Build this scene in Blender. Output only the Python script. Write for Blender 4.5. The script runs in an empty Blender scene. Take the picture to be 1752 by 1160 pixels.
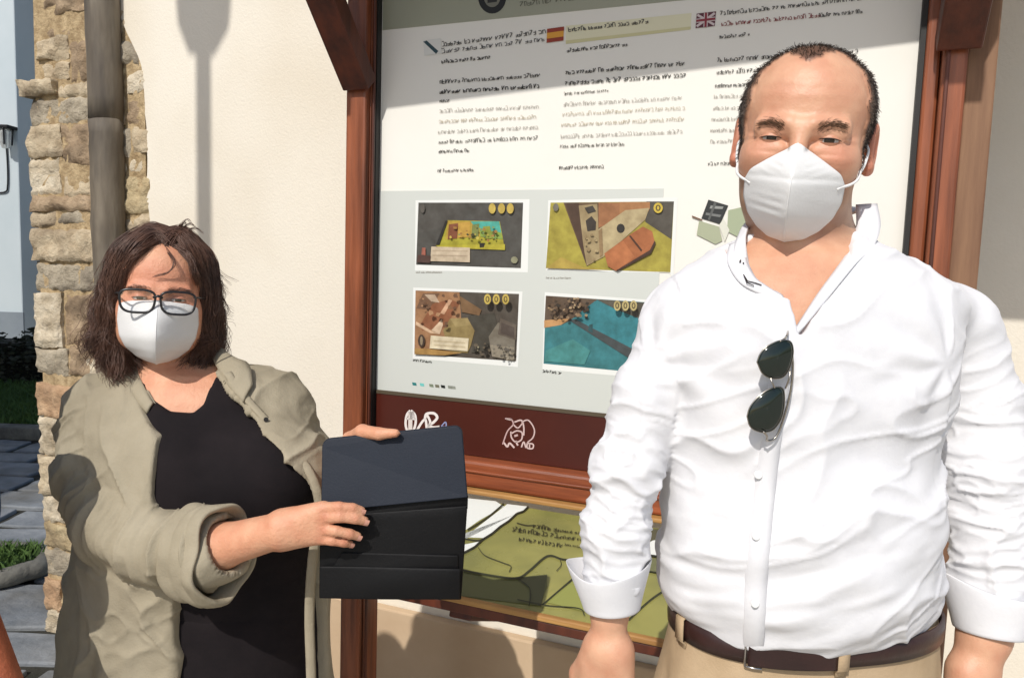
import bpy, bmesh, math, random
import numpy as np
from mathutils import Vector, Matrix
from mathutils.bvhtree import BVHTree

random.seed(7)
rng = np.random.default_rng(7)
SC = bpy.context.scene
COL = SC.collection

# ---------------------------------------------------------------- camera
FPX, PITCH, ROLL = 1283.0, math.radians(5.38), math.radians(1.88)
CAM = np.array([0.0, 0.0, 1.55])
cam_d = bpy.data.cameras.new('camera')
cam_d.sensor_width = 36.0
cam_d.lens = FPX / 1752.0 * 36.0
cam_d.clip_start = 0.05
cam_d.clip_end = 500.0
cam = bpy.data.objects.new('camera', cam_d)
COL.objects.link(cam)
RM = Matrix.Rotation(math.pi / 2 - PITCH, 3, 'X') @ Matrix.Rotation(ROLL, 3, 'Z')
cam.matrix_world = Matrix.Translation(CAM) @ RM.to_4x4()
SC.camera = cam
RMN = np.array(RM)

# ---------------------------------------------------------------- light
SUN_EL, SUN_AZ = math.radians(44.0), math.radians(25.0)      # sun behind the camera, to its left
SUNV = np.array([-math.sin(SUN_AZ) * math.cos(SUN_EL), -math.cos(SUN_AZ) * math.cos(SUN_EL), math.sin(SUN_EL)])
world = bpy.data.worlds.new('World')
SC.world = world
world.use_nodes = True
wn = world.node_tree.nodes
wl = world.node_tree.links
sky = wn.new('ShaderNodeTexSky')
sky.sky_type = 'NISHITA'
sky.sun_disc = False
sky.sun_elevation = SUN_EL
sky.sun_rotation = math.radians(180.0) + SUN_AZ
sky.air_density = 1.0
sky.dust_density = 1.5
bg = wn.get('Background')
bg.inputs['Strength'].default_value = 0.125
wl.new(sky.outputs['Color'], bg.inputs['Color'])
sun_d = bpy.data.lights.new('sun', 'SUN')
sun_d.energy = 3.65
sun_d.angle = math.radians(0.55)
sun_d.color = (1.0, 0.955, 0.895)
sun = bpy.data.objects.new('sun', sun_d)
sun.rotation_euler = Vector(SUNV).to_track_quat('Z', 'Y').to_euler()
sun.location = (-4, -6, 8)
COL.objects.link(sun)
SC.view_settings.view_transform = 'Standard'
SC.view_settings.look = 'None'
SC.view_settings.exposure = 0.0
SC.view_settings.gamma = 1.0
SC.view_settings.use_curve_mapping = False

# ---------------------------------------------------------------- geometry helpers
def A(*v):
    return np.array(v, float)

def ray(px, py):
    return RMN @ A((px - 876.0) / FPX, -(py - 580.0) / FPX, -1.0)

def P(px, py, d):
    r = ray(px, py)
    return CAM + r * (d / r[1])

def proj(p):
    q = RMN.T @ (np.asarray(p, float) - CAM)
    return 876.0 - q[0] / q[2] * FPX, 580.0 + q[1] / q[2] * FPX

def plane_hit(px, py, pt, n):
    r = ray(px, py)
    return CAM + r * (np.dot(pt - CAM, n) / np.dot(r, n))

YAW = math.radians(21.7)
BU = A(math.cos(YAW), -math.sin(YAW), 0)      # along the board, to the right and nearer
BN = A(math.sin(YAW), math.cos(YAW), 0)       # away from the viewer
BO = P(645, 668, 1.95)
BO[2] = 0.0
GAP = 0.40                                     # board plane to wall plane

def bw(u, v, w=0.0):
    return BO + BU * u + A(0, 0, v) - BN * w

def buv(px, py, w=0.0):
    p = plane_hit(px, py, BO - BN * w, BN) - BO
    return float(p @ BU), float(p[2])

def lin(r, g, b, k=1.0):
    f = lambda c: (c / 255 / 12.92 if c / 255 <= 0.04045 else ((c / 255 + 0.055) / 1.055) ** 2.4)
    return (f(r) * k, f(g) * k, f(b) * k)

def catmull(pts, n):
    p = np.array(pts, float)
    q = np.vstack([2 * p[0] - p[1], p, 2 * p[-1] - p[-2]])
    m = len(p) - 1
    t = np.linspace(0, m, n)
    i = np.minimum(t.astype(int), m - 1)
    f = (t - i)[:, None]
    a, b, c, d = q[i], q[i + 1], q[i + 2], q[i + 3]
    return 0.5 * (2 * b + (c - a) * f + (2 * a - 5 * b + 4 * c - d) * f ** 2 + (3 * b - a - 3 * c + d) * f ** 3)

LAT = rng.random((32, 32, 32)).astype(np.float32)
def vnoise(p):
    """value noise, -1..1, p (n,3)"""
    q = np.asarray(p, np.float64)
    i = np.floor(q).astype(np.int64)
    f = (q - i)
    f = f * f * (3 - 2 * f)
    i &= 31
    j = (i + 1) & 31
    x0, y0, z0 = i[..., 0], i[..., 1], i[..., 2]
    x1, y1, z1 = j[..., 0], j[..., 1], j[..., 2]
    fx, fy, fz = f[..., 0], f[..., 1], f[..., 2]
    c00 = LAT[x0, y0, z0] * (1 - fx) + LAT[x1, y0, z0] * fx
    c10 = LAT[x0, y1, z0] * (1 - fx) + LAT[x1, y1, z0] * fx
    c01 = LAT[x0, y0, z1] * (1 - fx) + LAT[x1, y0, z1] * fx
    c11 = LAT[x0, y1, z1] * (1 - fx) + LAT[x1, y1, z1] * fx
    return ((c00 * (1 - fy) + c10 * fy) * (1 - fz) + (c01 * (1 - fy) + c11 * fy) * fz) * 2 - 1

def fbm(p, o=3):
    p = np.asarray(p, float)
    s, a = 0, 1.0
    for k in range(o):
        s = s + a * vnoise(p * (2 ** k) + 7.3 * k)
        a *= 0.5
    return s / 1.6

def ridged(p, w=2.5):
    return (1 - np.abs(vnoise(p))) ** w

# ---------------------------------------------------------------- materials
def mat(name, c1, c2=None, scale=8.0, rough=0.6, bump=0.0, bscale=40.0, metal=0.0, stretch=(1, 1, 1), attr=False,
        sss=0.0, spec=0.5, sheen=0.0, trans=0.0, detail=5.0, lo=0.35, hi=0.65, coat=0.0, c3=None, s3=1.5, dist=0.02, rvar=0.0, wrinkle=0.0, wscale=16.0, wstretch=(1, 1, 1)):
    m = bpy.data.materials.new(name)
    m.use_nodes = True
    nt = m.node_tree
    N, L = nt.nodes, nt.links
    b = N['Principled BSDF']
    tc = N.new('ShaderNodeTexCoord')
    mp = N.new('ShaderNodeMapping')
    mp.inputs['Scale'].default_value = stretch
    L.new(tc.outputs['Object'], mp.inputs['Vector'])
    def noise(sc, det=detail, ro=0.6):
        n = N.new('ShaderNodeTexNoise')
        n.inputs['Scale'].default_value = sc
        n.inputs['Detail'].default_value = det
        n.inputs['Roughness'].default_value = ro
        L.new(mp.outputs['Vector'], n.inputs['Vector'])
        return n
    def mix(fac, ca, cb, blend='MIX'):
        x = N.new('ShaderNodeMix')
        x.data_type = 'RGBA'
        x.blend_type = blend
        for sock, v in ((x.inputs[0], fac), (x.inputs[6], ca), (x.inputs[7], cb)):
            if hasattr(v, 'is_linked') or hasattr(v, 'links'):
                L.new(v, sock)
            elif isinstance(v, (int, float)):
                sock.default_value = v
            else:
                sock.default_value = (*v, 1.0)
        return x.outputs[2]
    def ramp(src, a, c):
        r = N.new('ShaderNodeMapRange')
        r.inputs[1].default_value = a
        r.inputs[2].default_value = c
        L.new(src, r.inputs[0])
        return r.outputs[0]
    col = None
    if attr:
        at = N.new('ShaderNodeAttribute')
        at.attribute_name = 'Col'
        col = at.outputs['Color']
        if c2 is not None:
            n = noise(scale)
            col = mix(ramp(n.outputs['Fac'], lo, hi), col, mix(1.0, col, c2, 'MULTIPLY'))
    elif c2 is None:
        b.inputs['Base Color'].default_value = (*c1, 1)
    else:
        n = noise(scale)
        col = mix(ramp(n.outputs['Fac'], lo, hi), c1, c2)
        if c3 is not None:
            n3 = noise(s3, 3.0)
            col = mix(ramp(n3.outputs['Fac'], 0.45, 0.75), col, c3)
    if col is not None:
        L.new(col, b.inputs['Base Color'])
    b.inputs['Roughness'].default_value = rough
    if rvar:
        n = noise(scale * 2.3)
        r = N.new('ShaderNodeMapRange')
        r.inputs[1].default_value, r.inputs[2].default_value = 0.3, 0.7
        r.inputs[3].default_value, r.inputs[4].default_value = rough - rvar, rough + rvar
        L.new(n.outputs['Fac'], r.inputs[0])
        L.new(r.outputs[0], b.inputs['Roughness'])
    b.inputs['Metallic'].default_value = metal
    b.inputs['Specular IOR Level'].default_value = spec
    if sss:
        b.inputs['Subsurface Weight'].default_value = sss
        b.inputs['Subsurface Radius'].default_value = (0.012, 0.005, 0.003)
        b.inputs['Subsurface Scale'].default_value = 1.0
    if sheen:
        b.inputs['Sheen Weight'].default_value = sheen
    if trans:
        b.inputs['Transmission Weight'].default_value = trans
    if coat:
        b.inputs['Coat Weight'].default_value = coat
        b.inputs['Coat Roughness'].default_value = 0.15
    if bump:
        n = noise(bscale, 6.0)
        bp = N.new('ShaderNodeBump')
        bp.inputs['Strength'].default_value = bump
        bp.inputs['Distance'].default_value = dist
        L.new(n.outputs['Fac'], bp.inputs['Height'])
        L.new(bp.outputs['Normal'], b.inputs['Normal'])
        if wrinkle:
            mp2 = N.new('ShaderNodeMapping')
            mp2.inputs['Scale'].default_value = wstretch
            mp2.inputs['Rotation'].default_value = (0.3, 0.5, 0.2)
            L.new(tc.outputs['Object'], mp2.inputs['Vector'])
            n2 = N.new('ShaderNodeTexNoise')
            n2.inputs['Scale'].default_value = wscale
            n2.inputs['Detail'].default_value = 1.5
            n2.inputs['Distortion'].default_value = 0.15
            L.new(mp2.outputs['Vector'], n2.inputs['Vector'])
            b2 = N.new('ShaderNodeBump')
            b2.inputs['Strength'].default_value = wrinkle
            b2.inputs['Distance'].default_value = 0.012
            L.new(n2.outputs['Fac'], b2.inputs['Height'])
            L.new(b2.outputs['Normal'], bp.inputs['Normal'])
    return m

# ---------------------------------------------------------------- objects
def tag(o, label=None, cat=None, group=None, kind=None):
    if label: o['label'] = label
    if cat: o['category'] = cat
    if group: o['group'] = group
    if kind: o['kind'] = kind
    return o

def empty(name, loc, label=None, cat=None, group=None):
    o = bpy.data.objects.new(name, None)
    o.empty_display_size = 0.1
    o.location = loc
    COL.objects.link(o)
    return tag(o, label, cat, group)

def wloc(o):
    v = Vector((0, 0, 0))
    while o is not None:
        v = v + o.location
        o = o.parent
    return np.array(v)

def link(name, me, m, parent=None, smooth=True, origin=None, bevel=0.0, solid=0.0, sub=0):
    o = bpy.data.objects.new(name, me)
    COL.objects.link(o)
    base = np.zeros(3)
    if parent is not None:
        o.parent = parent
        base = wloc(parent)
    loc = np.zeros(3) if origin is None else np.asarray(origin, float) - base
    n = len(me.vertices)
    co = np.empty(n * 3)
    me.vertices.foreach_get('co', co)
    co = (co.reshape(-1, 3) - base - loc).ravel()
    me.vertices.foreach_set('co', co)
    o.location = loc
    if m is not None:
        me.materials.append(m)
    if smooth:
        me.polygons.foreach_set('use_smooth', np.ones(len(me.polygons), bool))
    if solid:
        md = o.modifiers.new('solid', 'SOLIDIFY')
        md.thickness = solid
        md.offset = 0
    if sub:
        md = o.modifiers.new('sub', 'SUBSURF')
        md.levels = md.render_levels = sub
    if bevel:
        md = o.modifiers.new('bevel', 'BEVEL')
        md.width = bevel
        md.segments = 2
        md.limit_method = 'ANGLE'
    me.update()
    return o

def fast_mesh(name, V, Q, colors=None):
    """V (n,3); Q (m,4) quads or (m,3) tris"""
    me = bpy.data.meshes.new(name)
    V = np.asarray(V, np.float32)
    Q = np.asarray(Q, np.int32)
    me.vertices.add(len(V))
    me.vertices.foreach_set('co', V.ravel())
    k = Q.shape[1]
    me.loops.add(Q.size)
    me.loops.foreach_set('vertex_index', Q.ravel())
    me.polygons.add(len(Q))
    me.polygons.foreach_set('loop_start', np.arange(0, Q.size, k, dtype=np.int32))
    me.polygons.foreach_set('loop_total', np.full(len(Q), k, np.int32))
    if colors is not None:
        c = me.color_attributes.new('Col', 'FLOAT_COLOR', 'POINT')
        cc = np.ones((len(V), 4), np.float32)
        cc[:, :3] = colors
        c.data.foreach_set('color', cc.ravel())
    me.update(calc_edges=True)
    me.validate()
    return me

class MB:
    """collects polygons into one mesh; every polygon may carry a colour"""
    def __init__(self):
        self.v, self.f, self.c = [], [], []
    def add(self, verts, faces, col=(1, 1, 1)):
        o = len(self.v)
        self.v += [tuple(map(float, p)) for p in verts]
        for f in faces:
            self.f.append([i + o for i in f])
            self.c.append(col)
    def poly(self, pts, col=(1, 1, 1)):
        self.add(pts, [list(range(len(pts)))], col)
    def box(self, o, ax, ay, az):
        """box from corner o with edge vectors"""
        o, ax, ay, az = map(np.asarray, (o, ax, ay, az))
        v = [o, o + ax, o + ax + ay, o + ay, o + az, o + ax + az, o + ax + ay + az, o + ay + az]
        f = [[0, 3, 2, 1], [4, 5, 6, 7], [0, 1, 5, 4], [1, 2, 6, 5], [2, 3, 7, 6], [3, 0, 4, 7]]
        if np.dot(np.cross(ax, ay), az) < 0:
            f = [x[::-1] for x in f]
        self.add(v, f)
    def bbox(self, u0, u1, v0, v1, w0, w1):
        self.box(bw(u0, v0, w0), BU * (u1 - u0), -BN * (w1 - w0), A(0, 0, v1 - v0))
    def wbox(self, x0, x1, y0, y1, z0, z1):
        self.box(A(x0, y0, z0), A(x1 - x0, 0, 0), A(0, y1 - y0, 0), A(0, 0, z1 - z0))
    def bar(self, p, q, wid, dep, up=(0, 0, 1)):
        p, q = np.asarray(p, float), np.asarray(q, float)
        d = q - p
        s = np.cross(d, up)
        s = s / np.linalg.norm(s)
        t = np.cross(s, d)
        t = t / np.linalg.norm(t)
        self.box(p - s * wid / 2 - t * dep / 2, s * wid, t * dep, d)
    def tube(self, pts, rad, n=10, cap=True):
        pts = np.asarray(pts, float)
        m = len(pts)
        rad = np.full(m, rad) if np.isscalar(rad) else np.asarray(rad)
        tan = np.gradient(pts, axis=0)
        tan /= np.linalg.norm(tan, axis=1)[:, None] + 1e-12
        ref = A(0, 0, 1) if abs(tan[0][2]) < 0.9 else A(1, 0, 0)
        s = np.cross(tan[0], ref)
        s /= np.linalg.norm(s)
        V = []
        for i in range(m):
            s = s - tan[i] * np.dot(s, tan[i])
            s /= np.linalg.norm(s)
            t = np.cross(tan[i], s)
            for k in range(n):
                a = 2 * math.pi * k / n
                V.append(pts[i] + rad[i] * (math.cos(a) * s + math.sin(a) * t))
        F = []
        for i in range(m - 1):
            for k in range(n):
                k2 = (k + 1) % n
                F.append([i * n + k, i * n + k2, (i + 1) * n + k2, (i + 1) * n + k])
        if cap:
            F.append(list(range(n))[::-1])
            F.append([(m - 1) * n + k for k in range(n)])
        self.add(V, F)
    def grid(self, G, col=(1, 1, 1), closed=False):
        G = np.asarray(G)
        a, b = G.shape[:2]
        F = []
        for i in range(a - 1):
            for j in range(b - (0 if closed else 1)):
                j2 = (j + 1) % b
                F.append([i * b + j, i * b + j2, (i + 1) * b + j2, (i + 1) * b + j])
        self.add(G.reshape(-1, 3), F, col)
    def mesh(self, name, colors=False):
        me = bpy.data.meshes.new(name)
        me.from_pydata(self.v, [], self.f)
        if colors:
            c = me.color_attributes.new('Col', 'FLOAT_COLOR', 'CORNER')
            buf = []
            for f, cc in zip(self.f, self.c):
                buf += [*cc, 1.0] * len(f)
            c.data.foreach_set('color', buf)
        return me
    def build(self, name, m, parent=None, colors=False, smooth=False, **k):
        return link(name, self.mesh(name, colors), m, parent, smooth, **k)

# ---------------------------------------------------------------- implicit surfaces (smoothly blended solids turned into one mesh)
def axis(lo, hi, step, fine=(), fs=None):
    x, out = lo, [lo]
    while x < hi:
        st = step
        for a, b in fine:
            if a <= x < b:
                st = fs
        x += st
        out.append(x)
    return np.array(out, np.float32)

class SDF:
    def __init__(self, xs, ys, zs):
        self.ax = (xs, ys, zs)
        self.d = np.full((len(xs), len(ys), len(zs)), 0.5, np.float32)
    def region(self, lo, hi):
        sl = []
        for a, l, h in zip(self.ax, lo, hi):
            i = max(0, int(np.searchsorted(a, l)) - 1)
            j = min(len(a), int(np.searchsorted(a, h)) + 1)
            sl.append(slice(i, max(i, j)))
        xs, ys, zs = (a[s] for a, s in zip(self.ax, sl))
        return tuple(sl), xs[:, None, None], ys[None, :, None], zs[None, None, :]
    def put(self, sl, d, k=0.0):
        if 0 in self.d[sl].shape:
            return
        a = self.d[sl]
        d = d.astype(np.float32)
        if k > 0:
            h = np.maximum(k - np.abs(a - d), 0) / k
            r = np.minimum(a, d) - h * h * k * 0.25
        else:
            r = np.minimum(a, d)
        self.d[sl] = r
    def sub(self, sl, d, k=0.0):
        if 0 in self.d[sl].shape:
            return
        a, b = -self.d[sl], d.astype(np.float32)
        if k > 0:
            h = np.maximum(k - np.abs(a - b), 0) / k
            r = np.minimum(a, b) - h * h * k * 0.25
        else:
            r = np.minimum(a, b)
        self.d[sl] = -r
    def cap(self, a, b, ra, rb=None, k=0.01, sub=False):
        a, b = np.asarray(a, float), np.asarray(b, float)
        rb = ra if rb is None else rb
        m = max(ra, rb) + k + 0.012
        sl, X, Y, Z = self.region(np.minimum(a, b) - m, np.maximum(a, b) + m)
        ba = b - a
        L2 = max(float(ba @ ba), 1e-12)
        t = np.clip(((X - a[0]) * ba[0] + (Y - a[1]) * ba[1] + (Z - a[2]) * ba[2]) / L2, 0, 1)
        d = np.sqrt((X - a[0] - t * ba[0]) ** 2 + (Y - a[1] - t * ba[1]) ** 2 + (Z - a[2] - t * ba[2]) ** 2) - (ra + (rb - ra) * t)
        (self.sub if sub else self.put)(sl, d, k)
    def chain(self, pts, rs, k=0.01):
        for i in range(len(pts) - 1):
            self.cap(pts[i], pts[i + 1], rs[i], rs[i + 1], k)
    def ell(self, c, r, k=0.01, R=None, sub=False):
        c, r = np.asarray(c, float), np.asarray(r, float)
        m = r.max() + k + 0.012
        sl, X, Y, Z = self.region(c - m, c + m)
        X, Y, Z = X - c[0], Y - c[1], Z - c[2]
        if R is not None:
            X, Y, Z = (R[0, i] * X + R[1, i] * Y + R[2, i] * Z for i in range(3))
        q = np.sqrt((X / r[0]) ** 2 + (Y / r[1]) ** 2 + (Z / r[2]) ** 2)
        g = np.sqrt((X / r[0] ** 2) ** 2 + (Y / r[1] ** 2) ** 2 + (Z / r[2] ** 2) ** 2)
        d = q * (q - 1) / np.maximum(g, 1e-6)
        (self.sub if sub else self.put)(sl, d, k)
    def torso(self, rows, grow=0.0, k=0.02, p=2.3, ztop=None, zbot=None, rot=0.0):
        """rows: z, cx, a, cy, b sorted by z"""
        R = np.array(sorted(rows), float)
        z0 = R[0, 0] if zbot is None else zbot
        z1 = R[-1, 0] if ztop is None else ztop
        A_ = R[:, 2].max() + abs(grow) + k + 0.03
        B_ = R[:, 4].max() + abs(grow) + k + 0.03
        sl, X, Y, Z = self.region((R[:, 1].min() - A_, R[:, 3].min() - B_ - A_ * abs(math.sin(rot)), z0 - 0.03), (R[:, 1].max() + A_, R[:, 3].max() + B_ + A_ * abs(math.sin(rot)), z1 + 0.03))
        zz = Z.ravel()
        f = lambda i: smooth_interp(zz, R[:, 0], R[:, i])[None, None, :]
        a, b = f(2) + grow, f(4) + grow
        dx, dy = X - f(1), Y - f(3)
        cr, sr = math.cos(rot), math.sin(rot)
        q = ((np.abs(cr * dx + sr * dy) / a) ** p + (np.abs(cr * dy - sr * dx) / b) ** p) ** (1 / p)
        d = (q - 1) * np.minimum(a, b) * 0.95
        d = np.maximum(d, np.maximum(Z - (z1 + grow), (z0 - grow) - Z))
        self.put(sl, d, k)
    def clip_poly(self, poly, y0, y1, zpad=0.0):
        """carve away the prism whose x-z outline is poly, between depths y0 and y1"""
        poly = np.asarray(poly, float)
        lo, hi = poly.min(0), poly.max(0)
        sl, X, Y, Z = self.region((lo[0] - 0.03, y0 - 0.03, lo[1] - 0.03), (hi[0] + 0.03, y1 + 0.03, hi[1] + 0.03))
        XX, ZZ = np.meshgrid(X.ravel(), Z.ravel(), indexing='ij')
        pd = poly_sd(poly, XX, ZZ)[:, None, :]
        d = np.maximum(pd, np.maximum(Y - y1, y0 - Y))
        self.sub(sl, d, 0.004)
    def nets(self, iters=2, lam=0.5):
        d = self.d
        s = d < 0
        c = np.zeros(tuple(n - 1 for n in d.shape), np.uint8)
        for i in (0, 1):
            for j in (0, 1):
                for k in (0, 1):
                    c += s[i:s.shape[0] - 1 + i, j:s.shape[1] - 1 + j, k:s.shape[2] - 1 + k]
        I = np.argwhere((c > 0) & (c < 8))
        ids = np.full(c.shape, -1, np.int32)
        ids[I[:, 0], I[:, 1], I[:, 2]] = np.arange(len(I))
        pos = np.zeros((len(I), 3))
        cnt = np.zeros(len(I))
        off = np.array([(i, j, k) for i in (0, 1) for j in (0, 1) for k in (0, 1)])
        val = [d[I[:, 0] + o[0], I[:, 1] + o[1], I[:, 2] + o[2]] for o in off]
        cor = [np.stack([self.ax[t][I[:, t] + o[t]] for t in range(3)], 1) for o in off]
        for e0 in range(8):
            for e1 in range(e0 + 1, 8):
                if np.abs(off[e0] - off[e1]).sum() != 1:
                    continue
                a, b = val[e0], val[e1]
                x = (a < 0) != (b < 0)
                t = np.where(x, a / np.where(x, a - b, 1), 0)
                pos += np.where(x[:, None], cor[e0] + (cor[e1] - cor[e0]) * t[:, None], 0)
                cnt += x
        V = pos / cnt[:, None]
        Q = []
        n = c.shape
        for t in range(3):
            u, v = (t + 1) % 3, (t + 2) % 3
            sa = [slice(None)] * 3
            sb = [slice(None)] * 3
            sa[t] = slice(0, -1)
            sb[t] = slice(1, None)
            E = np.argwhere(s[tuple(sa)] != s[tuple(sb)])
            ok = (E[:, u] > 0) & (E[:, v] > 0) & (E[:, u] < n[u]) & (E[:, v] < n[v])
            E = E[ok]
            neg = s[E[:, 0], E[:, 1], E[:, 2]]
            def idx(du, dv):
                G = E.copy()
                G[:, u] += du
                G[:, v] += dv
                return ids[G[:, 0], G[:, 1], G[:, 2]]
            q = np.stack([idx(-1, -1), idx(0, -1), idx(0, 0), idx(-1, 0)], 1)
            q[~neg] = q[~neg][:, ::-1]
            Q.append(q)
        Q = np.vstack(Q)
        Q = Q[(Q >= 0).all(1)]
        return relax(V, Q, iters, lam), Q

def smooth_interp(x, xp, fp):
    """monotone-ish smooth interpolation"""
    m = np.gradient(fp, xp)
    i = np.clip(np.searchsorted(xp, x) - 1, 0, len(xp) - 2)
    h = xp[i + 1] - xp[i]
    t = np.clip((x - xp[i]) / h, 0, 1)
    return (2 * t ** 3 - 3 * t ** 2 + 1) * fp[i] + (t ** 3 - 2 * t ** 2 + t) * h * m[i] + (-2 * t ** 3 + 3 * t ** 2) * fp[i + 1] + (t ** 3 - t ** 2) * h * m[i + 1]

def poly_sd(poly, X, Z):
    d = np.full(X.shape, 1e9)
    s = np.ones(X.shape)
    n = len(poly)
    j = n - 1
    for i in range(n):
        e = poly[j] - poly[i]
        wx, wz = X - poly[i][0], Z - poly[i][1]
        t = np.clip((wx * e[0] + wz * e[1]) / max(e @ e, 1e-12), 0, 1)
        d = np.minimum(d, (wx - e[0] * t) ** 2 + (wz - e[1] * t) ** 2)
        c1 = Z >= poly[i][1]
        c2 = Z < poly[j][1]
        c3 = e[0] * wz > e[1] * wx
        flip = (c1 & c2 & c3) | (~c1 & ~c2 & ~c3)
        s = np.where(flip, -s, s)
        j = i
    return s * np.sqrt(d)

def relax(V, Q, iters, lam=0.5):
    n = len(V)
    e = np.vstack([Q[:, [0, 1]], Q[:, [1, 2]], Q[:, [2, 3]], Q[:, [3, 0]]])
    a = np.concatenate([e[:, 0], e[:, 1]])
    b = np.concatenate([e[:, 1], e[:, 0]])
    deg = np.maximum(np.bincount(a, minlength=n), 1)
    for _ in range(iters):
        M = np.stack([np.bincount(a, V[b, i], minlength=n) for i in range(3)], 1) / deg[:, None]
        V = V + lam * (M - V)
    return V

def normals(V, Q):
    fn = np.cross(V[Q[:, 2]] - V[Q[:, 0]], V[Q[:, 3]] - V[Q[:, 1]])
    N = np.zeros_like(V)
    for i in range(4):
        for t in range(3):
            N[:, t] += np.bincount(Q[:, i], fn[:, t], minlength=len(V))
    return N / (np.linalg.norm(N, axis=1)[:, None] + 1e-12)

def bvh(V, Q):
    return BVHTree.FromPolygons(V.tolist(), Q.tolist())

def drape(tree, px, py, off=0.0):
    """the point of the surface seen at this pixel, moved off its surface"""
    r = ray(px, py)
    h = tree.ray_cast(Vector(CAM), Vector(r / np.linalg.norm(r)))
    if h[0] is None:
        h = tree.find_nearest(Vector(P(px, py, 0.95)))
    return np.array(h[0]) + np.array(h[1]) * off

def strands(name, pts, rad, m, parent, tip=0.4):
    """pts (n, k, 3) polylines -> one hair object"""
    n, k = pts.shape[:2]
    hc = bpy.data.hair_curves.new(name)
    hc.add_curves([k] * n)
    base = wloc(parent)
    hc.attributes['position'].data.foreach_set('vector', (pts - base).astype(np.float32).ravel()) if 'position' in hc.attributes else hc.position_data.foreach_set('vector', (pts - base).astype(np.float32).ravel())
    at = hc.attributes.get('radius') or hc.attributes.new('radius', 'FLOAT', 'POINT')
    r = np.tile(np.linspace(1, tip, k), n) * rad
    at.data.foreach_set('value', r.astype(np.float32))
    hc.materials.append(m)
    o = bpy.data.objects.new(name, hc)
    COL.objects.link(o)
    o.parent = parent
    return o

def strip(outer, inner, n=24, m=5, bulge=0.0):
    """a band between two 3-D polylines -> grid of points"""
    o, i = catmull(outer, n), catmull(inner, n)
    t = np.linspace(0, 1, m)[None, :, None]
    G = o[:, None, :] * (1 - t) + i[:, None, :] * t
    if bulge:
        G = G + np.sin(np.pi * t) * A(0, -bulge, 0)
    return G
# ================================================================ materials
M = {}
M['plaster'] = mat('plaster', lin(235, 228, 213, .90), lin(229, 221, 205, .90), 1.2, 0.9, 0.3, 120, dist=0.005, detail=8, c3=lin(218, 206, 184, .88), s3=0.9)
M['plinth'] = mat('plinth_paint', lin(196, 172, 142), lin(186, 160, 130), 3, 0.85, 0.1, 120, dist=0.004)
M['wood'] = mat('red_wood', lin(152, 86, 54), lin(102, 54, 32), 7, 0.42, 0.15, 60, stretch=(5, 5, 0.35), dist=0.003, rvar=0.1)
M['wood_h'] = mat('red_wood_rail', lin(158, 86, 52), lin(112, 56, 32), 7, 0.42, 0.15, 60, stretch=(0.4, 0.4, 6), dist=0.003, rvar=0.1)
M['wood_dark'] = mat('dark_wood', lin(96, 44, 24), lin(60, 26, 14), 7, 0.5, 0.15, 60, stretch=(3, 3, 0.5), dist=0.003)
M['wood_grey'] = mat('weathered_wood', lin(142, 108, 80), lin(112, 80, 58), 6, 0.7, 0.2, 60, stretch=(5, 5, 0.35), dist=0.003)
M['wood_trim'] = mat('trim_wood', lin(186, 142, 82), lin(140, 98, 52), 6, 0.6, 0.1, 60, stretch=(0.5, 0.5, 5), dist=0.003)
M['black'] = mat('black_rubber', (0.012, 0.011, 0.01), rough=0.6)
M['print'] = mat('print_ink', None, rough=0.42, attr=True, spec=0.35)
M['print_rough'] = mat('print_paper', None, (0.78, 0.76, 0.72), 30, rough=0.5, attr=True)
M['concrete'] = mat('grey_pipe', lin(136, 126, 110, .9), lin(104, 94, 80, .9), 5, 0.75, 0.35, 30, stretch=(3, 3, 0.6), dist=0.006, c3=lin(70, 64, 58), s3=4.0)
M['mortar'] = mat('mortar', lin(206, 182, 142, .8), lin(160, 136, 100, .8), 30, 0.95, 0.8, 70, dist=0.012)
M['pale_wall'] = mat('pale_wall', lin(206, 216, 220, .85), lin(198, 210, 214, .85), 1.0, 0.9, 0.1, 60)
M['grey_wall'] = mat('grey_wall', lin(150, 160, 168, .7), lin(132, 142, 152, .7), 1.5, 0.9, 0.1, 40)
M['dark_base'] = mat('dark_base', lin(84, 84, 82, .7), lin(60, 60, 60, .7), 6, 0.9, 0.4, 25)
M['metal_dark'] = mat('dark_metal', (0.02, 0.02, 0.022), rough=0.45, metal=0.6)
M['glass'] = mat('lamp_glass', (0.8, 0.82, 0.8), rough=0.15, trans=0.6)
M['slate'] = mat('slate', lin(146, 150, 154, .85), lin(112, 118, 124, .85), 5, 0.7, 0.5, 18, dist=0.02, c3=lin(96, 92, 82, .8), s3=2.0)
M['joint'] = mat('joint_soil', lin(60, 58, 50, .7), lin(44, 46, 36, .7), 12, 0.95, 0.6, 30)
M['earth'] = mat('ground', lin(190, 184, 172, .95), lin(172, 166, 154, .95), 3, 0.9, 0.5, 12)
M['grass'] = mat('grass_blades', (0.075, 0.14, 0.026), (0.05, 0.10, 0.02), 5, 0.7)
M['hedge'] = mat('hedge_leaves', (0.028, 0.036, 0.02), (0.05, 0.052, 0.032), 9, 0.6)
M['kerb'] = mat('kerb_stone', lin(140, 138, 128, .8), lin(100, 98, 92, .8), 6, 0.9, 0.5, 25)
M['roof_tile'] = mat('clay_tile', lin(150, 84, 56), lin(116, 62, 42), 6, 0.85, 0.3, 30)

# ================================================================ ground
g = MB()
g.poly([(-60, -40, -0.03), (60, -40, -0.03), (60, 160, -0.03), (-60, 160, -0.03)])
tag(g.build('ground', M['earth']), kind='structure')

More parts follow.
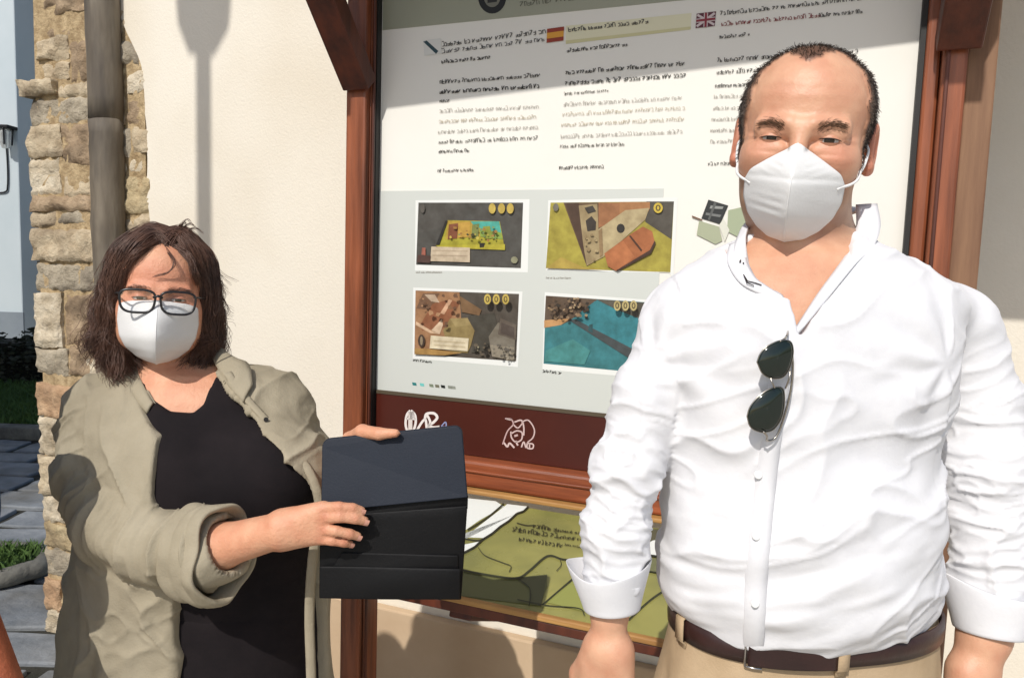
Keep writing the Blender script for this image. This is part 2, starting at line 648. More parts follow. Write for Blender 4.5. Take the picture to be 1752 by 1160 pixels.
# flagstones of the lane on the left, each its own slab of the pavement
jm = MB()
jm.poly([(-7.2, 1.6, -0.018), (-0.6, 1.6, -0.018), (-0.6, 6.3, -0.018), (-7.2, 6.3, -0.018)])
pave = tag(jm.build('pavement', M['joint']), kind='structure')
rows_y = [1.7]
while rows_y[-1] < 6.0:
    rows_y.append(rows_y[-1] + rng.uniform(0.26, 0.46))
rows_y[-1] = 6.12
for r in range(len(rows_y) - 1):
    x = -6.6 + rng.uniform(0, .4)
    while x < -0.9:
        w = rng.uniform(0.35, 0.75)
        y0, y1 = rows_y[r], rows_y[r + 1]
        xc, yc = x + w / 2, (y0 + y1) / 2
        if xc < -0.5 * yc + 0.35 and xc > -0.78 * yc - 1.2:
            n = 12
            pts = []
            for k in range(n):
                a = 2 * math.pi * k / n + 0.26
                cx, cy = math.cos(a), math.sin(a)
                s = 1 / max(abs(cx), abs(cy)) ** 0.86
                pts.append((xc + (w / 2 - 0.012) * cx * s * rng.uniform(.9, 1.0), yc + ((y1 - y0) / 2 - 0.012) * cy * s * rng.uniform(.88, 1.0)))
            h = rng.uniform(-0.004, 0.008)
            tl = rng.uniform(-.012, .012, 2)
            V = [(a, b, h + tl[0] * (a - xc) + tl[1] * (b - yc)) for a, b in pts] + [(a, b, -0.05) for a, b in pts]
            top = list(range(n))
            m = MB()
            m.add(V, [top] + [[k, k + n, (k + 1) % n + n, (k + 1) % n] for k in range(n)])
            m.build('flagstone', M['slate'], pave, bevel=0.008)
        x += w

# ================================================================ rendered wall behind the board
WALL_W = -GAP
def wuv(px, py):
    return buv(px, py, WALL_W)
edge_px = [(196, -60), (200, 0), (214, 50), (236, 95), (244, 130), (248, 200), (252, 260), (250, 330), (256, 372), (252, 420), (254, 520), (250, 640), (252, 760), (250, 900), (252, 1050), (254, 1160)]
edge = [wuv(*p) for p in edge_px]
e_top, e_bot = edge[0], edge[-1]
dense = catmull([(e[0], e[1], 0) for e in edge], 120)
for q in dense:
    q[0] += 0.006 * float(fbm(np.array([[q[1] * 22, 3.1, 0]]), 3)[0])
dense = [(q[0], q[1]) for q in dense]
outl = [(dense[0][0] + .02, 5.2)] + dense + [(dense[-1][0], -0.03), (4.2, -0.03), (4.2, 5.2)]
wm = MB()
n = len(outl)
wm.add([bw(u, v, WALL_W) for u, v in outl] + [bw(u, v, WALL_W - 0.45) for u, v in outl],
       [list(range(n)), list(range(2 * n - 1, n - 1, -1))] + [[k, k + n, (k + 1) % n + n, (k + 1) % n] for k in range(n)])
house = empty('rendered_house_wall', bw(1, 0, WALL_W - .2), 'cream rendered house wall behind the information board', 'wall')
wm.build('wall_face', M['plaster'], house)
pu, pv = wuv(643, 1028)
pm = MB()
pm.bbox(dense[-1][0] + .02, 4.2, -0.03, pv, WALL_W + .001, WALL_W + 0.035)
pm.build('plinth', M['plinth'], house, bevel=0.006)

# ================================================================ rubble pier at the end of the wall
pier = empty('stone_pier', bw(wuv(150, 600)[0], 0, WALL_W - .2), 'pier of rough tan rubble stones at the end of the cream wall', 'stone pier')
core = MB()
ul, ur = wuv(66, 500)[0], wuv(240, 500)[0]
core.bbox(ul + .005, ur + 0.03, -0.03, 5.2, WALL_W - 0.44, WALL_W - 0.005)
core.build('mortar', M['mortar'], pier)

TAN = [(206, 176, 128), (190, 156, 108), (176, 140, 98), (214, 186, 140), (168, 136, 100), (196, 160, 108)]
def stone_mats():
    out = {}
    for key, c1, c2, c3 in (('tan', (216, 194, 154), (186, 160, 120), (148, 124, 92)), ('pale', (228, 212, 180), (206, 184, 146), (170, 148, 112)),
                            ('orange', (212, 168, 120), (190, 142, 96), (160, 120, 82)), ('grey', (196, 180, 150), (160, 144, 116), (122, 108, 88)),
                            ('brown', (192, 160, 120), (158, 126, 88), (118, 94, 66)), ('yellow', (212, 188, 136), (186, 158, 106), (146, 122, 84))):
        c1, c2, c3 = ([.72 * v + .28 * (.35 * c[0] + .45 * c[1] + .2 * c[2]) for v in c] for c in (c1, c2, c3))
        out[key] = mat('stone_' + key, lin(*c1, .9), lin(*c2, .9), 16, 0.92, 0.9, 55, c3=lin(*c3, .8), s3=7.0, dist=0.014, detail=8)
    return out
ST = stone_mats()
def stone(x0, y0, x1, y1, key, proud=0.0, rough=0.010, seed=0):
    """one rough block; its face spans this part of the pier (reference pixels of its front)"""
    a, b, c, d = wuv(x0, y0), wuv(x1, y0), wuv(x0, y1), wuv(x1, y1)
    u0, u1, v0, v1 = (a[0] + c[0]) / 2, (b[0] + d[0]) / 2, (c[1] + d[1]) / 2, (a[1] + b[1]) / 2
    g_ = 0.0015
    u0, u1, v0, v1 = u0 + g_, u1 - g_, v0 + g_, v1 - g_
    nu, nv = max(5, int((u1 - u0) / .013)), max(4, int((v1 - v0) / .013))
    s = np.linspace(-1, 1, nu + 1)
    t = np.linspace(-1, 1, nv + 1)
    S, T = np.meshgrid(s, t, indexing='ij')
    U_ = (u0 + u1) / 2 + S * (u1 - u0) / 2
    V_ = (v0 + v1) / 2 + T * (v1 - v0) / 2
    q = np.stack([U_ * 20, V_ * 20, np.full_like(U_, seed * 3.7)], -1)
    # uneven outline: edges wander
    U_ = U_ + 0.017 * fbm(q * .8 + 5, 3) * np.abs(S) ** 3
    V_ = V_ + 0.015 * fbm(q * .8 + 11, 3) * np.abs(T) ** 3
    edge_ = np.maximum(np.abs(S) ** 12, np.abs(T) ** 12)
    W_ = WALL_W + 0.004 + proud - 0.011 * edge_ + rough * 1.3 * fbm(q * 1.9, 5) - .010 * ridged(q * .9 + 31, 5) + 0.011 * fbm(q * .4 + 2, 2)
    G = np.array([[bw(U_[i, j], V_[i, j], W_[i, j]) for j in range(nv + 1)] for i in range(nu + 1)])
    m = MB()
    m.grid(G)
    # sides going back into the wall
    ring = [(i, 0) for i in range(nu + 1)] + [(nu, j) for j in range(1, nv + 1)] + [(i, nv) for i in range(nu - 1, -1, -1)] + [(0, j) for j in range(nv - 1, 0, -1)]
    k = len(ring)
    V = [G[i, j] for i, j in ring] + [bw(U_[i, j], V_[i, j], WALL_W - 0.14) for i, j in ring]
    m.add(V, [[a_, (a_ + 1) % k, (a_ + 1) % k + k, a_ + k] for a_ in range(k)])
    return m.build('stone', ST[key], pier, smooth=True)

LEFT = [  # blocks left of and behind the pipe (x0,y0,x1,y1,kind,proud)
    (66, -60, 150, 26, 'brown', .0), (76, 26, 152, 66, 'brown', -.012), (64, 66, 118, 104, 'tan', .012), (118, 66, 160, 140, 'brown', 0), (70, 104, 118, 140, 'tan', 0),
    (40, 138, 98, 166, 'tan', .03), (98, 140, 160, 170, 'tan', .0), (50, 166, 160, 214, 'grey', .0), (50, 214, 104, 270, 'tan', .01), (104, 214, 162, 284, 'brown', .004),
    (50, 270, 104, 336, 'pale', .0), (104, 284, 162, 340, 'tan', -.006), (52, 336, 162, 362, 'brown', .01), (52, 362, 96, 392, 'tan', 0), (96, 362, 162, 386, 'grey', .0), (54, 392, 164, 448, 'tan', .012),
    (56, 448, 164, 500, 'grey', .0), (58, 500, 110, 596, 'pale', .012), (110, 500, 172, 594, 'brown', .0), (62, 596, 118, 640, 'grey', .006), (118, 594, 176, 646, 'brown', .01),
    (66, 640, 180, 658, 'pale', -.01), (66, 658, 132, 716, 'orange', .01), (132, 658, 190, 716, 'tan', .0), (68, 716, 150, 784, 'pale', .008), (70, 784, 150, 850, 'tan', .014), (150, 716, 190, 850, 'grey', 0),
    (74, 850, 158, 900, 'pale', .0), (77, 900, 160, 942, 'yellow', .01), (77, 942, 150, 990, 'grey', .0), (77, 990, 106, 1048, 'orange', .008), (106, 990, 150, 1048, 'pale', 0),
    (78, 1048, 150, 1100, 'pale', .006), (80, 1100, 108, 1150, 'tan', 0), (108, 1100, 150, 1150, 'grey', .006), (80, 1150, 150, 1230, 'tan', .0), (80, 1230, 150, 1310, 'grey', .005)]
for i, s_ in enumerate(LEFT):
    stone(*s_[:5], proud=s_[5], seed=i)
# thin upright rubble at the right edge, beside the render
y = -60
i = 100
kinds = ['tan', 'grey', 'pale', 'brown', 'tan', 'pale', 'yellow']
while y < 1250:
    h = rng.uniform(26, 66)
    x1 = float(np.interp(y + h / 2, [p[1] for p in edge_px], [p[0] for p in edge_px])) + 4
    x0 = 162 if y < 600 else 150
    xm = x0 + (x1 - x0) * rng.uniform(.35, .7)
    if x1 - x0 > 60 and y > 60:
        stone(x0, y, xm, y + h, kinds[i % 7], rng.uniform(-.004, .014), 0.012, i)
        stone(xm, y, x1, y + h * rng.uniform(.85, 1.0), kinds[(i + 3) % 7], rng.uniform(-.01, .012), 0.014, i + 50)
    else:
        stone(x0, y, x1, y + h, kinds[i % 7], rng.uniform(-.004, .012), 0.014, i)
    i += 1
    y += h

# ================================================================ grey downpipe in front of the pier
pc = wuv(181, 400)
pw0 = WALL_W + 0.035
c0, c1 = buv(176, 0, pw0), buv(190, 480, pw0)
pr = 0.5 * (buv(211, 300, pw0)[0] - buv(151, 300, pw0)[0]) * 0.66
pipe = empty('drainpipe', bw(c1[0], 0, pw0), 'thick grey downpipe standing in front of the stone pier', 'drainpipe')
def pu_at(v):
    return c1[0] + (c0[0] - c1[0]) * (v - c1[1]) / (c0[1] - c1[1])
vj = buv(180, 207, pw0)[1]
pm = MB()
vs = np.linspace(-0.02, vj, 40)
pm.tube([bw(pu_at(v), v, pw0) + A(*(0.0015 * rng.normal(size=3))) for v in vs], pr, 28)
pm.build('lower_pipe', M['concrete'], pipe, smooth=True)
pm = MB()
vs = np.linspace(vj + .002, 5.0, 40)
pm.tube([bw(pu_at(v), v, pw0) + A(*(0.0015 * rng.normal(size=3))) for v in vs], pr * 1.006, 28)
pm.build('upper_pipe', M['concrete'], pipe, smooth=True)
for v in (0.7, 3.0):
    pm = MB()
    pm.tube([bw(pu_at(v), v - .02, pw0), bw(pu_at(v), v + .02, pw0)], pr * 1.1, 24)
    pm.box(bw(pu_at(v) - .02, v - .015, WALL_W - .03), BU * .04, -BN * (.08), A(0, 0, .03))
    pm.build('bracket', M['metal_dark'], pipe)

# ================================================================ the lane on the left
def ground_d(py, px=30):
    r = ray(px, py)
    t = -CAM[2] / r[2]
    return CAM + r * t
hp = ground_d(575)
# pale house across the lane
D1 = 12.5
x_r0, x_r1 = P(16, 0, D1)[0], P(44, 560, D1)[0]
xr = (x_r0 + x_r1) / 2 + .02
bh = empty('pale_house', (xr - 5, D1 + 3, 0), 'pale blue-grey house across the lane at the far left', 'house')
hm = MB()
hm.wbox(xr - 12, xr, D1, D1 + 8, 0, 7.2)
hm.build('wall', M['pale_wall'], bh, bevel=0.02)
hm = MB()
hm.wbox(xr - 12.02, xr + 0.02, D1 - 0.03, D1, 0, 0.55)
hm.build('plinth', M['grey_wall'], bh)
hm = MB()
hm.add([(xr - 12.4, D1 - .4, 7.0), (xr + .4, D1 - .4, 7.0), (xr + .4, D1 + 4, 9.2), (xr - 12.4, D1 + 4, 9.2), (xr + .4, D1 + 8.4, 7.0), (xr - 12.4, D1 + 8.4, 7.0)], [[0, 1, 2, 3], [3, 2, 4, 5]])
hm.build('roof', M['roof_tile'], bh, solid=0.2)
for k in range(3):
    wx = xr - 2.9 - 3.0 * k
    f = MB()
    f.wbox(wx - .55, wx + .55, D1 - .05, D1 - .003, 3.9, 5.4)
    fo = f.build('window', M['grey_wall'], bh, bevel=.01)
    p_ = MB()
    p_.wbox(wx - .47, wx + .47, D1 - .062, D1 - .052, 3.98, 5.32)
    p_.build('pane', mat('window_pane', (.05, .06, .07), rough=.1) if k == 0 else bpy.data.materials['window_pane'], fo)
# neighbour in place of the pale house's side face, shade put into its colour
D2 = 13.6
gh = empty('shade_grey_house', (xr + 3, D2 + 3, 0), 'darker blue-grey house right of the pale house, its walls coloured as if in shade', 'house')
hm = MB()
hm.wbox(xr + 0.02, xr + 7, D2, D2 + 7, 0, 8)
hm.build('wall', M['grey_wall'], gh)
hm = MB()
hm.wbox(xr + 0.3, xr + 7.02, D2 - .06, D2, 0, 1.55)
hm.build('plinth', M['dark_base'], gh)
hm = MB()
hm.wbox(xr + .26, xr + 7.02, D2 - .14, D2, 1.55, 1.66)
hm.build('string_course', M['metal_dark'], gh)
hm = MB()
xd = P(46, 100, D2)[0]
hm.tube([(xd, D2 - .08, 1.7), (xd, D2 - .08, 8)], 0.05, 10)
hm.build('gutter_pipe', M['grey_wall'], gh)
hm = MB()
hm.add([(xr - .2, D2 - .4, 7.9), (xr + 7.4, D2 - .4, 7.9), (xr + 7.4, D2 + 4, 10), (xr - .2, D2 + 4, 10), (xr + 7.4, D2 + 7.4, 7.9), (xr - .2, D2 + 7.4, 7.9)], [[0, 1, 2, 3], [3, 2, 4, 5]])
hm.build('roof', M['roof_tile'], gh, solid=0.2)
# wall lantern on the pale house
lp = P(9, 238, D1 - .14)
lt = empty('wall_lantern', (lp[0], D1, lp[2]), 'small dark wall lantern on the pale house', 'lantern')
m = MB()
m.wbox(lp[0] - .16, lp[0] + .12, D1 - .26, D1 - .001, lp[2] + .16, lp[2] + .21)
m.build('bracket', M['metal_dark'], lt, bevel=.01)
m = MB()
m.tube([(lp[0], D1 - .14, lp[2] - .15), (lp[0], D1 - .14, lp[2] - .05), (lp[0], D1 - .14, lp[2] + .10), (lp[0], D1 - .14, lp[2] + .16)], [.05, .085, .10, .06], 8)
m.build('lamp_glass', M['glass'], lt)
m = MB()
for k in range(4):
    a = k * math.pi / 2 + .4
    m.tube([(lp[0] + .09 * math.cos(a), D1 - .14 + .09 * math.sin(a), lp[2] - .1), (lp[0] + .11 * math.cos(a), D1 - .14 + .11 * math.sin(a), lp[2] + .16)], .012, 6)
m.build('cage', M['metal_dark'], lt)
m = MB()
q = [P(11, 252, D1 - .02), P(13, 285, D1 - .02), P(13, 318, D1 - .02), P(8, 329, D1 - .02), P(-20, 330, D1 - .02)]
m.tube(catmull(q, 14), .012, 6)
m.build('cable', M['metal_dark'], lt)

# house on the left side of the lane (outside the picture); it shades the lane
sh = empty('side_house', (-8, 2, 0), 'cream house along the left side of the lane', 'house')
hm = MB()
hm.wbox(-12, -5.3, -2.4, 7.0, 0, 4.3)
hm.build('wall', M['plaster'], sh)
hm = MB()
hm.add([(-12.4, -2.7, 4.2), (-5.1, -2.7, 4.2), (-5.1, 7.2, 4.2), (-12.4, 7.2, 4.2), (-8.6, -2.7, 5.6), (-8.6, 7.2, 5.6)], [[1, 2, 5, 4], [3, 0, 4, 5], [0, 1, 4], [2, 3, 5]])
hm.build('roof', M['roof_tile'], sh, solid=0.15)
for k in range(3):
    f = MB()
    f.wbox(-5.297, -5.25, -1.2 + 2.9 * k, -.2 + 2.9 * k, 1.2, 2.7)
    fo = f.build('window', M['grey_wall'], sh, bevel=.01)
    p_ = MB()
    p_.wbox(-5.248, -5.24, -1.12 + 2.9 * k, -.28 + 2.9 * k, 1.28, 2.62)
    p_.build('pane', bpy.data.materials['window_pane'], fo)

# kerb, lawn and hedge
yk = 6.15
lk = -6.9
for k in range(12):
    x0 = lk + .5 * k
    m = MB()
    m.wbox(x0, x0 + .485, yk, yk + .16, -.02, .09 + .01 * rng.normal())
    tag(m.build('kerb_stone', M['kerb'], pave, bevel=.015))
m = MB()
m.poly([(-9, yk + .16, .05), (-.9, yk + .16, .05), (-.9, 8.6, .05), (-9, 8.6, .05)])
lawn = tag(m.build('lawn', mat('turf', (.05, .09, .02), (.07, .10, .028), 6, .95, .5, 30)), kind='structure')
def blades(name, n, area, h, label):
    V, F = [], []
    for i in range(n):
        x, y, z = area()
        a = rng.uniform(0, 6.28)
        hh = h * rng.uniform(.5, 1.2)
        dx, dy = math.cos(a) * .006, math.sin(a) * .006
        lx, ly = rng.normal(size=2) * hh * .35
        o = len(V)
        V += [(x - dx, y - dy, z), (x + dx, y + dy, z), (x + lx * .4 + dx * .6, y + ly * .4 + dy * .6, z + hh * .65), (x + lx, y + ly, z + hh)]
        F += [[o, o + 1, o + 2], [o, o + 2, o + 3]]
    me = fast_mesh(name, V, F)
    return tag(link(name, me, M['grass'], None, False), label, 'grass', kind='stuff')
blades('grass', 16000, lambda: (rng.uniform(-6.4, -3.4), rng.uniform(yk + .18, 8.3), .05), .09, 'short green grass on the lawn behind the kerb')
# hedge: a low leafy mass along the houses
def hedge_leaves(n, x0, x1, y0, y1, z0, z1, sz):
    V, F = [], []
    for i in range(n):
        x, y, z = rng.uniform(x0, x1), rng.uniform(y0, y1), rng.uniform(z0, z1)
        q = float(fbm(np.array([[x * 2.2, y * 2.2, z * 2.2]]), 2)[0])
        if z > z1 - .16 + .25 * q or y < y0 + .12 - .25 * q:
            continue
        n_ = rng.normal(size=3)
        n_ /= np.linalg.norm(n_)
        a = np.cross(n_, [0, 0, 1.0])
        a /= np.linalg.norm(a) + 1e-9
        b = np.cross(n_, a)
        s = sz * rng.uniform(.6, 1.3)
        o = len(V)
        p = A(x, y, z)
        V += [p - a * s, p - b * s * .5, p + a * s, p + b * s * .5]
        F.append([o, o + 1, o + 2, o + 3])
    return V, F
V, F = hedge_leaves(16000, -7.4, -3.4, 8.3, 9.2, .02, .72, .035)
hb = empty('hedge', (-5.5, 8.8, 0), 'low dark hedge between the lawn and the pale house', 'hedge')
link('foliage', fast_mesh('foliage', V, F), M['hedge'], hb, False)
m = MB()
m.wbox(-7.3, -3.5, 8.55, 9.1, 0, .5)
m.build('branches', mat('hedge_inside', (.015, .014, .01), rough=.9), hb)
# grass bed with a rounded stone edge in the lane
gp = ground_d(1000, 20)
m = MB()
gx, gy = gp[0], gp[1]
ep = catmull([(gx - .7, gy - .10, .05), (gx - .1, gy - .08, .05), (gx + .055, gy + .03, .055), (gx + .07, gy + .12, .05), (gx - .1, gy + .3, .04), (gx - .7, gy + .3, .04)], 40)
m.tube(ep, .045, 10)
bed = empty('grass_bed', (gx - .3, gy + .1, 0), 'small stone-edged grass bed in the paved lane at the far left', 'planting bed')
m.build('stone_edging', M['kerb'], bed, smooth=True)
m = MB()
m.poly([tuple(p[:2]) + (.045,) for p in ep])
m.build('soil', M['joint'], bed)
gr = blades('turf_tuft', 2500, lambda: (gx + rng.uniform(-.68, .03), gy + rng.uniform(-.05, .27), .045), .07, None)
del gr['category']
gr.parent = bed
me_ = gr.data
co = np.empty(len(me_.vertices) * 3)
me_.vertices.foreach_get('co', co)
me_.vertices.foreach_set('co', (co.reshape(-1, 3) - wloc(bed)).ravel())

# ================================================================ street lamp (outside the picture); its shadow lies on the wall
ws = bw(*wuv(349, 300), WALL_W)
tt = 3.1
lpos = ws + SUNV * tt
lant_z = (bw(*wuv(330, 50), WALL_W) + SUNV * tt)[2]
sl = empty('street_lamp', (lpos[0], lpos[1], 0), 'dark street lamp with a glazed lantern on a plain post', 'street lamp')
m = MB()
m.tube([(lpos[0], lpos[1], 0), (lpos[0], lpos[1], .5), (lpos[0], lpos[1], .52), (lpos[0], lpos[1], lant_z)], [.06, .05, .036, .034], 16)
m.build('post', M['metal_dark'], sl, smooth=True)
m = MB()
m.tube([(lpos[0], lpos[1], lant_z), (lpos[0], lpos[1], lant_z + .02), (lpos[0], lpos[1], lant_z + .42)], [.112, .116, .155], 6)
m.build('lantern', M['metal_dark'], sl)
m = MB()
m.tube([(lpos[0], lpos[1], lant_z + .42), (lpos[0], lpos[1], lant_z + .62), (lpos[0], lpos[1], lant_z + .7)], [.2, .05, .02], 6)
m.build('cap', M['metal_dark'], sl)

# ================================================================ the information board
bd = empty('information_board', bw(.6, 0, 0), 'wooden information board with a printed panel, small roof and sloping map desk', 'information board')
V_TOP = 2.62
uL0, uL1 = buv(589, 400, .05)[0], buv(622, 400, .05)[0]
uI = 0.0
uR0, uR1 = buv(1562, 300, .02)[0], buv(1640, 300, .05)[0]
v_wb = buv(645, 668)[1]           # bottom of the white sheet
v_bb = buv(800, 777)[1]           # bottom of the brown band
v_rb = buv(800, 842, .05)[1]      # bottom of the rail
u_edge = buv(1560, 200)[0]
def post(u0, u1, w0, w1, m, name='post', v0=-.03, v1=V_TOP, bevel=.006):
    q = MB()
    q.bbox(u0, u1, v0, v1, w0, w1)
    return q.build(name, m, bd, bevel=bevel)
post(uL0, uL1, -.05, .05, M['wood'])
post(uL1 + .001, uI - .012, -.035, .03, M['wood'], 'inner_frame')
post(uL1 + .010, uL1 + .016, .028, .036, M['wood_dark'], 'bead', bevel=.002)
post(uI - .0115, uI - .002, -.03, .02, M['black'], 'gasket', v_bb, V_TOP, 0)
post(u_edge + .012, uR0 + .030, -.035, .03, M['wood'], 'inner_frame')
post(u_edge + .002, u_edge + .0115, -.03, .02, M['black'], 'gasket', v_bb, V_TOP, 0)
post(uR0 + .031, uR1, -.05, .05, M['wood'])
post(uR0 + .036, uR0 + .043, .05, .056, M['wood_dark'], 'bead', bevel=.002)
post(uR1 + .001, uR1 + .052, -.06, .02, M['wood_grey'], 'side_batten', bevel=.004)

pan = MB()
pan.bbox(uI - .002, u_edge + .002, v_bb, V_TOP - .02, -.02, 0)
panel = pan.build('sign_panel', mat('white_panel', lin(240, 238, 230, .9), lin(236, 233, 224, .9), 1.5, .4, spec=.4), bd)
# ---- flat prints on the sheet
def sheet(name, polys, w=.0016, m=None, parent=None, plane=None):
    q = MB()
    if m is not None and plane is None:
        sheet('print_border', polys[:1], w - .0003)
        polys = polys[1:]
    for i, (pts, colr) in enumerate(polys):
        ww = w + i * .00025
        if m is not None and plane is None:
            colr = [.84 * c + .16 * 190 for c in colr]
        q.poly([bw(*buv(x, y, ww), ww) if plane is None else plane(x, y, ww) for x, y in pts], lin(*colr, .88))
    return q.build(name, m or M['print'], parent or panel, colors=True)
pb = [(640, -40), (1700, -40), (1700, 20), (1585, -28), (1180, 5), (920, 27), (660, 52), (655, 53)]
q = MB()
vh = buv(900, 28)[1]
q.bbox(uI, u_edge, vh, V_TOP - .02, .0002, .0012)
q.build('header_band', mat('header_band', lin(158, 160, 140, .9), rough=.42), panel)
q = MB()
v0_, v1_ = v_wb + .003, buv(900, 325)[1]
q.bbox(uI, buv(1132, 400)[0], v0_, v1_, .0002, .0012)
q.bbox(buv(1132, 400)[0] + .0005, u_edge, v0_, buv(1132, 560)[1], .0002, .0012)
q.build('grey_band', mat('grey_band', lin(212, 216, 210, .86), rough=.42), panel)
q = MB()
q.bbox(uI, u_edge, v_bb, v_wb - .006, .0002, .004)
low = q.build('brown_band', mat('brown_band', lin(74, 28, 18), lin(66, 24, 16), 3, .38), panel)
q = MB()
q.bbox(uI, u_edge, v_wb - .006, v_wb + .003, .0003, .006)
q.build('divider', mat('divider', lin(80, 70, 54), rough=.5), panel)

# ---- unreadable small print: short ink strokes in rows
def ink_line(q, x0, y0, x1, y1, h, weight, colr, seed, plane=None, w=.0022, gap=.16):
    r_ = np.random.default_rng(seed)
    weight *= .6
    h *= .9
    L_ = math.hypot(x1 - x0, y1 - y0)
    dx, dy = (x1 - x0) / L_, (y1 - y0) / L_
    nx, ny = dy, -dx
    pl = plane or (lambda x, y, ww: bw(*buv(x, y, ww), ww))
    def stroke(a, b, c, d, t):
        # a,b -> c,d in line units (along, up)
        ax, ay = x0 + dx * a + nx * b, y0 + dy * a + ny * b
        cx, cy = x0 + dx * c + nx * d, y0 + dy * c + ny * d
        ln = math.hypot(cx - ax, cy - ay) + 1e-6
        ux, uy = -(cy - ay) / ln * t / 2, (cx - ax) / ln * t / 2
        q.poly([pl(ax + ux, ay + uy, w), pl(cx + ux, cy + uy, w), pl(cx - ux, cy - uy, w), pl(ax - ux, ay - uy, w)], colr)
    s = 0.0
    word = r_.integers(2, 9)
    while s < L_:
        gw = h * r_.uniform(.42, .78)
        hh = h * (1.0 if r_.random() < .25 else .72)
        t = weight
        k = r_.integers(0, 6)
        if k in (0, 1, 2): stroke(s, 0, s, hh, t)
        if k in (0, 3, 4): stroke(s, hh, s + gw * .8, hh, t * .9)
        if k in (1, 3, 5): stroke(s, 0, s + gw * .8, 0.1 * h, t * .9)
        if k in (2, 4): stroke(s, hh * .1, s + gw * .8, hh, t)
        if k in (0, 3, 5): stroke(s + gw * .8, 0, s + gw * .8, hh * .8, t)
        if k in (1, 5): stroke(s, hh * .5, s + gw * .8, hh * .5, t * .9)
        s += gw * 1.15
        word -= 1
        if word <= 0:
            s += h * .45
            word = r_.integers(2, 9)
DK, GR, TN = lin(70, 70, 66), lin(162, 159, 150), lin(180, 171, 150)  # paler grey and tan inks paint the washed-out look of sunlit lines
lines = [
    # first column
    (757, 80, 930, 58, 9, 2.2, DK), (756, 92, 930, 71, 9, 1.8, lin(40, 46, 52)), (756, 109, 839, 101, 7, 2.4, DK),
    (753, 144, 923, 132, 8, 2.0, lin(50, 50, 46)), (752, 161, 921, 151, 8, 2.4, lin(36, 36, 34)), (752, 176, 771, 174, 5, 1.8, DK),
    (752, 193, 920, 186, 7, 1.5, GR), (751, 211, 918, 203, 7, 1.6, TN), (750, 229, 917, 221, 7, 1.5, GR), (750, 246, 917, 239, 7, 1.8, lin(96, 96, 90)), (750, 262, 800, 260, 6, 1.8, lin(80, 80, 76)), (749, 295, 812, 293, 6, 1.6, lin(90, 90, 86)),
    # second column
    (973, 55, 1110, 40, 8, 2.3, DK), (970, 90, 1073, 79, 7, 2.2, lin(46, 46, 40)),
    (968, 128, 1173, 112, 8, 2.5, DK), (967, 146, 1171, 132, 8, 2.5, DK), (965, 163, 1040, 157, 5, 1.5, lin(90, 88, 80)),
    (964, 182, 1169, 170, 7, 1.5, GR), (963, 199, 1168, 188, 7, 1.5, TN), (961, 217, 1167, 207, 7, 1.6, TN), (960, 237, 1166, 228, 7, 1.5, GR), (958, 253, 1069, 249, 6, 1.7, lin(96, 96, 90)), (957, 290, 1032, 288, 6, 1.8, lin(80, 80, 76)),
    # third column
    (1233, 27, 1480, 0, 8, 2.3, DK), (1235, 45, 1400, 30, 8, 2.0, lin(128, 40, 44)), (1402, 30, 1475, 23, 7, 2.2, DK), (1232, 67, 1282, 61, 6, 2.2, DK),
    (1228, 107, 1468, 90, 8, 2.0, lin(46, 46, 44)), (1226, 127, 1460, 113, 8, 2.2, DK), (1224, 150, 1300, 146, 6, 2.0, lin(70, 70, 66)), (1222, 168, 1440, 162, 6, 1.6, GR), (1220, 188, 1440, 182, 6, 1.7, GR), (1218, 207, 1440, 203, 6, 1.7, GR),
    (1216, 226, 1440, 222, 6, 1.8, GR), (1216, 245, 1300, 243, 6, 1.7, GR), (1212, 283, 1290, 281, 6, 1.8, lin(80, 80, 76)),
    # captions
    (712, 467, 756, 467, 3, 1.2, GR), (934, 477, 976, 477, 3, 1.2, GR), (707, 618, 738, 621, 5, 1.5, lin(70, 70, 66)), (928, 637, 958, 640, 5, 1.6, lin(60, 60, 58)),
    # header
    (890, 12, 1050, -8, 12, 2.6, lin(98, 98, 84))]
q = MB()
for i, l in enumerate(lines):
    ink_line(q, *l, seed=i)
# little row of partner marks
for i, (x, c_) in enumerate(((709, (40, 120, 120)), (722, (110, 190, 184)), (738, (120, 130, 110)), (748, (110, 108, 90)), (758, (30, 34, 30)), (770, (130, 134, 124)), (776, (140, 144, 134)))):
    y = 657 + (x - 709) * .09
    q.poly([bw(*buv(a, b, .0016), .0016) for a, b in ((x - 4, y - 3), (x + 3, y - 2), (x + 4, y + 3), (x - 3, y + 2))], lin(*c_))
tag(q.build('lettering', M['print'], panel, colors=True), kind='stuff')

# ---- emblems and flags
def disc(x, y, rx, ry, n=28):
    return [(x + rx * math.cos(2 * math.pi * k / n), y + ry * math.sin(2 * math.pi * k / n)) for k in range(n)]
sheet('emblem', [(disc(842, -4, 24, 28), (20, 20, 18)), (disc(842, -4, 14, 17), (120, 120, 108)), ([(834, -8), (850, -10), (850, 4), (834, 6)], (40, 40, 36))], w=.0018)
sheet('flag', [([(724, 70), (754, 66), (756, 92), (726, 96)], (226, 226, 220)), ([(724, 72), (730, 70), (750, 88), (746, 93)], (44, 72, 80))])
sheet('flag', [([(936, 50), (965, 46), (964, 70), (935, 74)], (226, 160, 50)), ([(936, 50), (965, 46), (965, 53), (936, 57)], (150, 50, 26)), ([(935.3, 67), (964.3, 63), (964, 70), (935, 74)], (150, 50, 26))])
sheet('title_strip', [([(968, 45), (1183, 23), (1182, 50), (968, 74)], (232, 228, 196)), ([(968, 70), (1182, 46), (1182, 51), (968, 76)], (214, 208, 160))], w=.0006)
uj = [([(1192, 24), (1225, 20), (1223, 45), (1190, 49)], (92, 34, 50))]
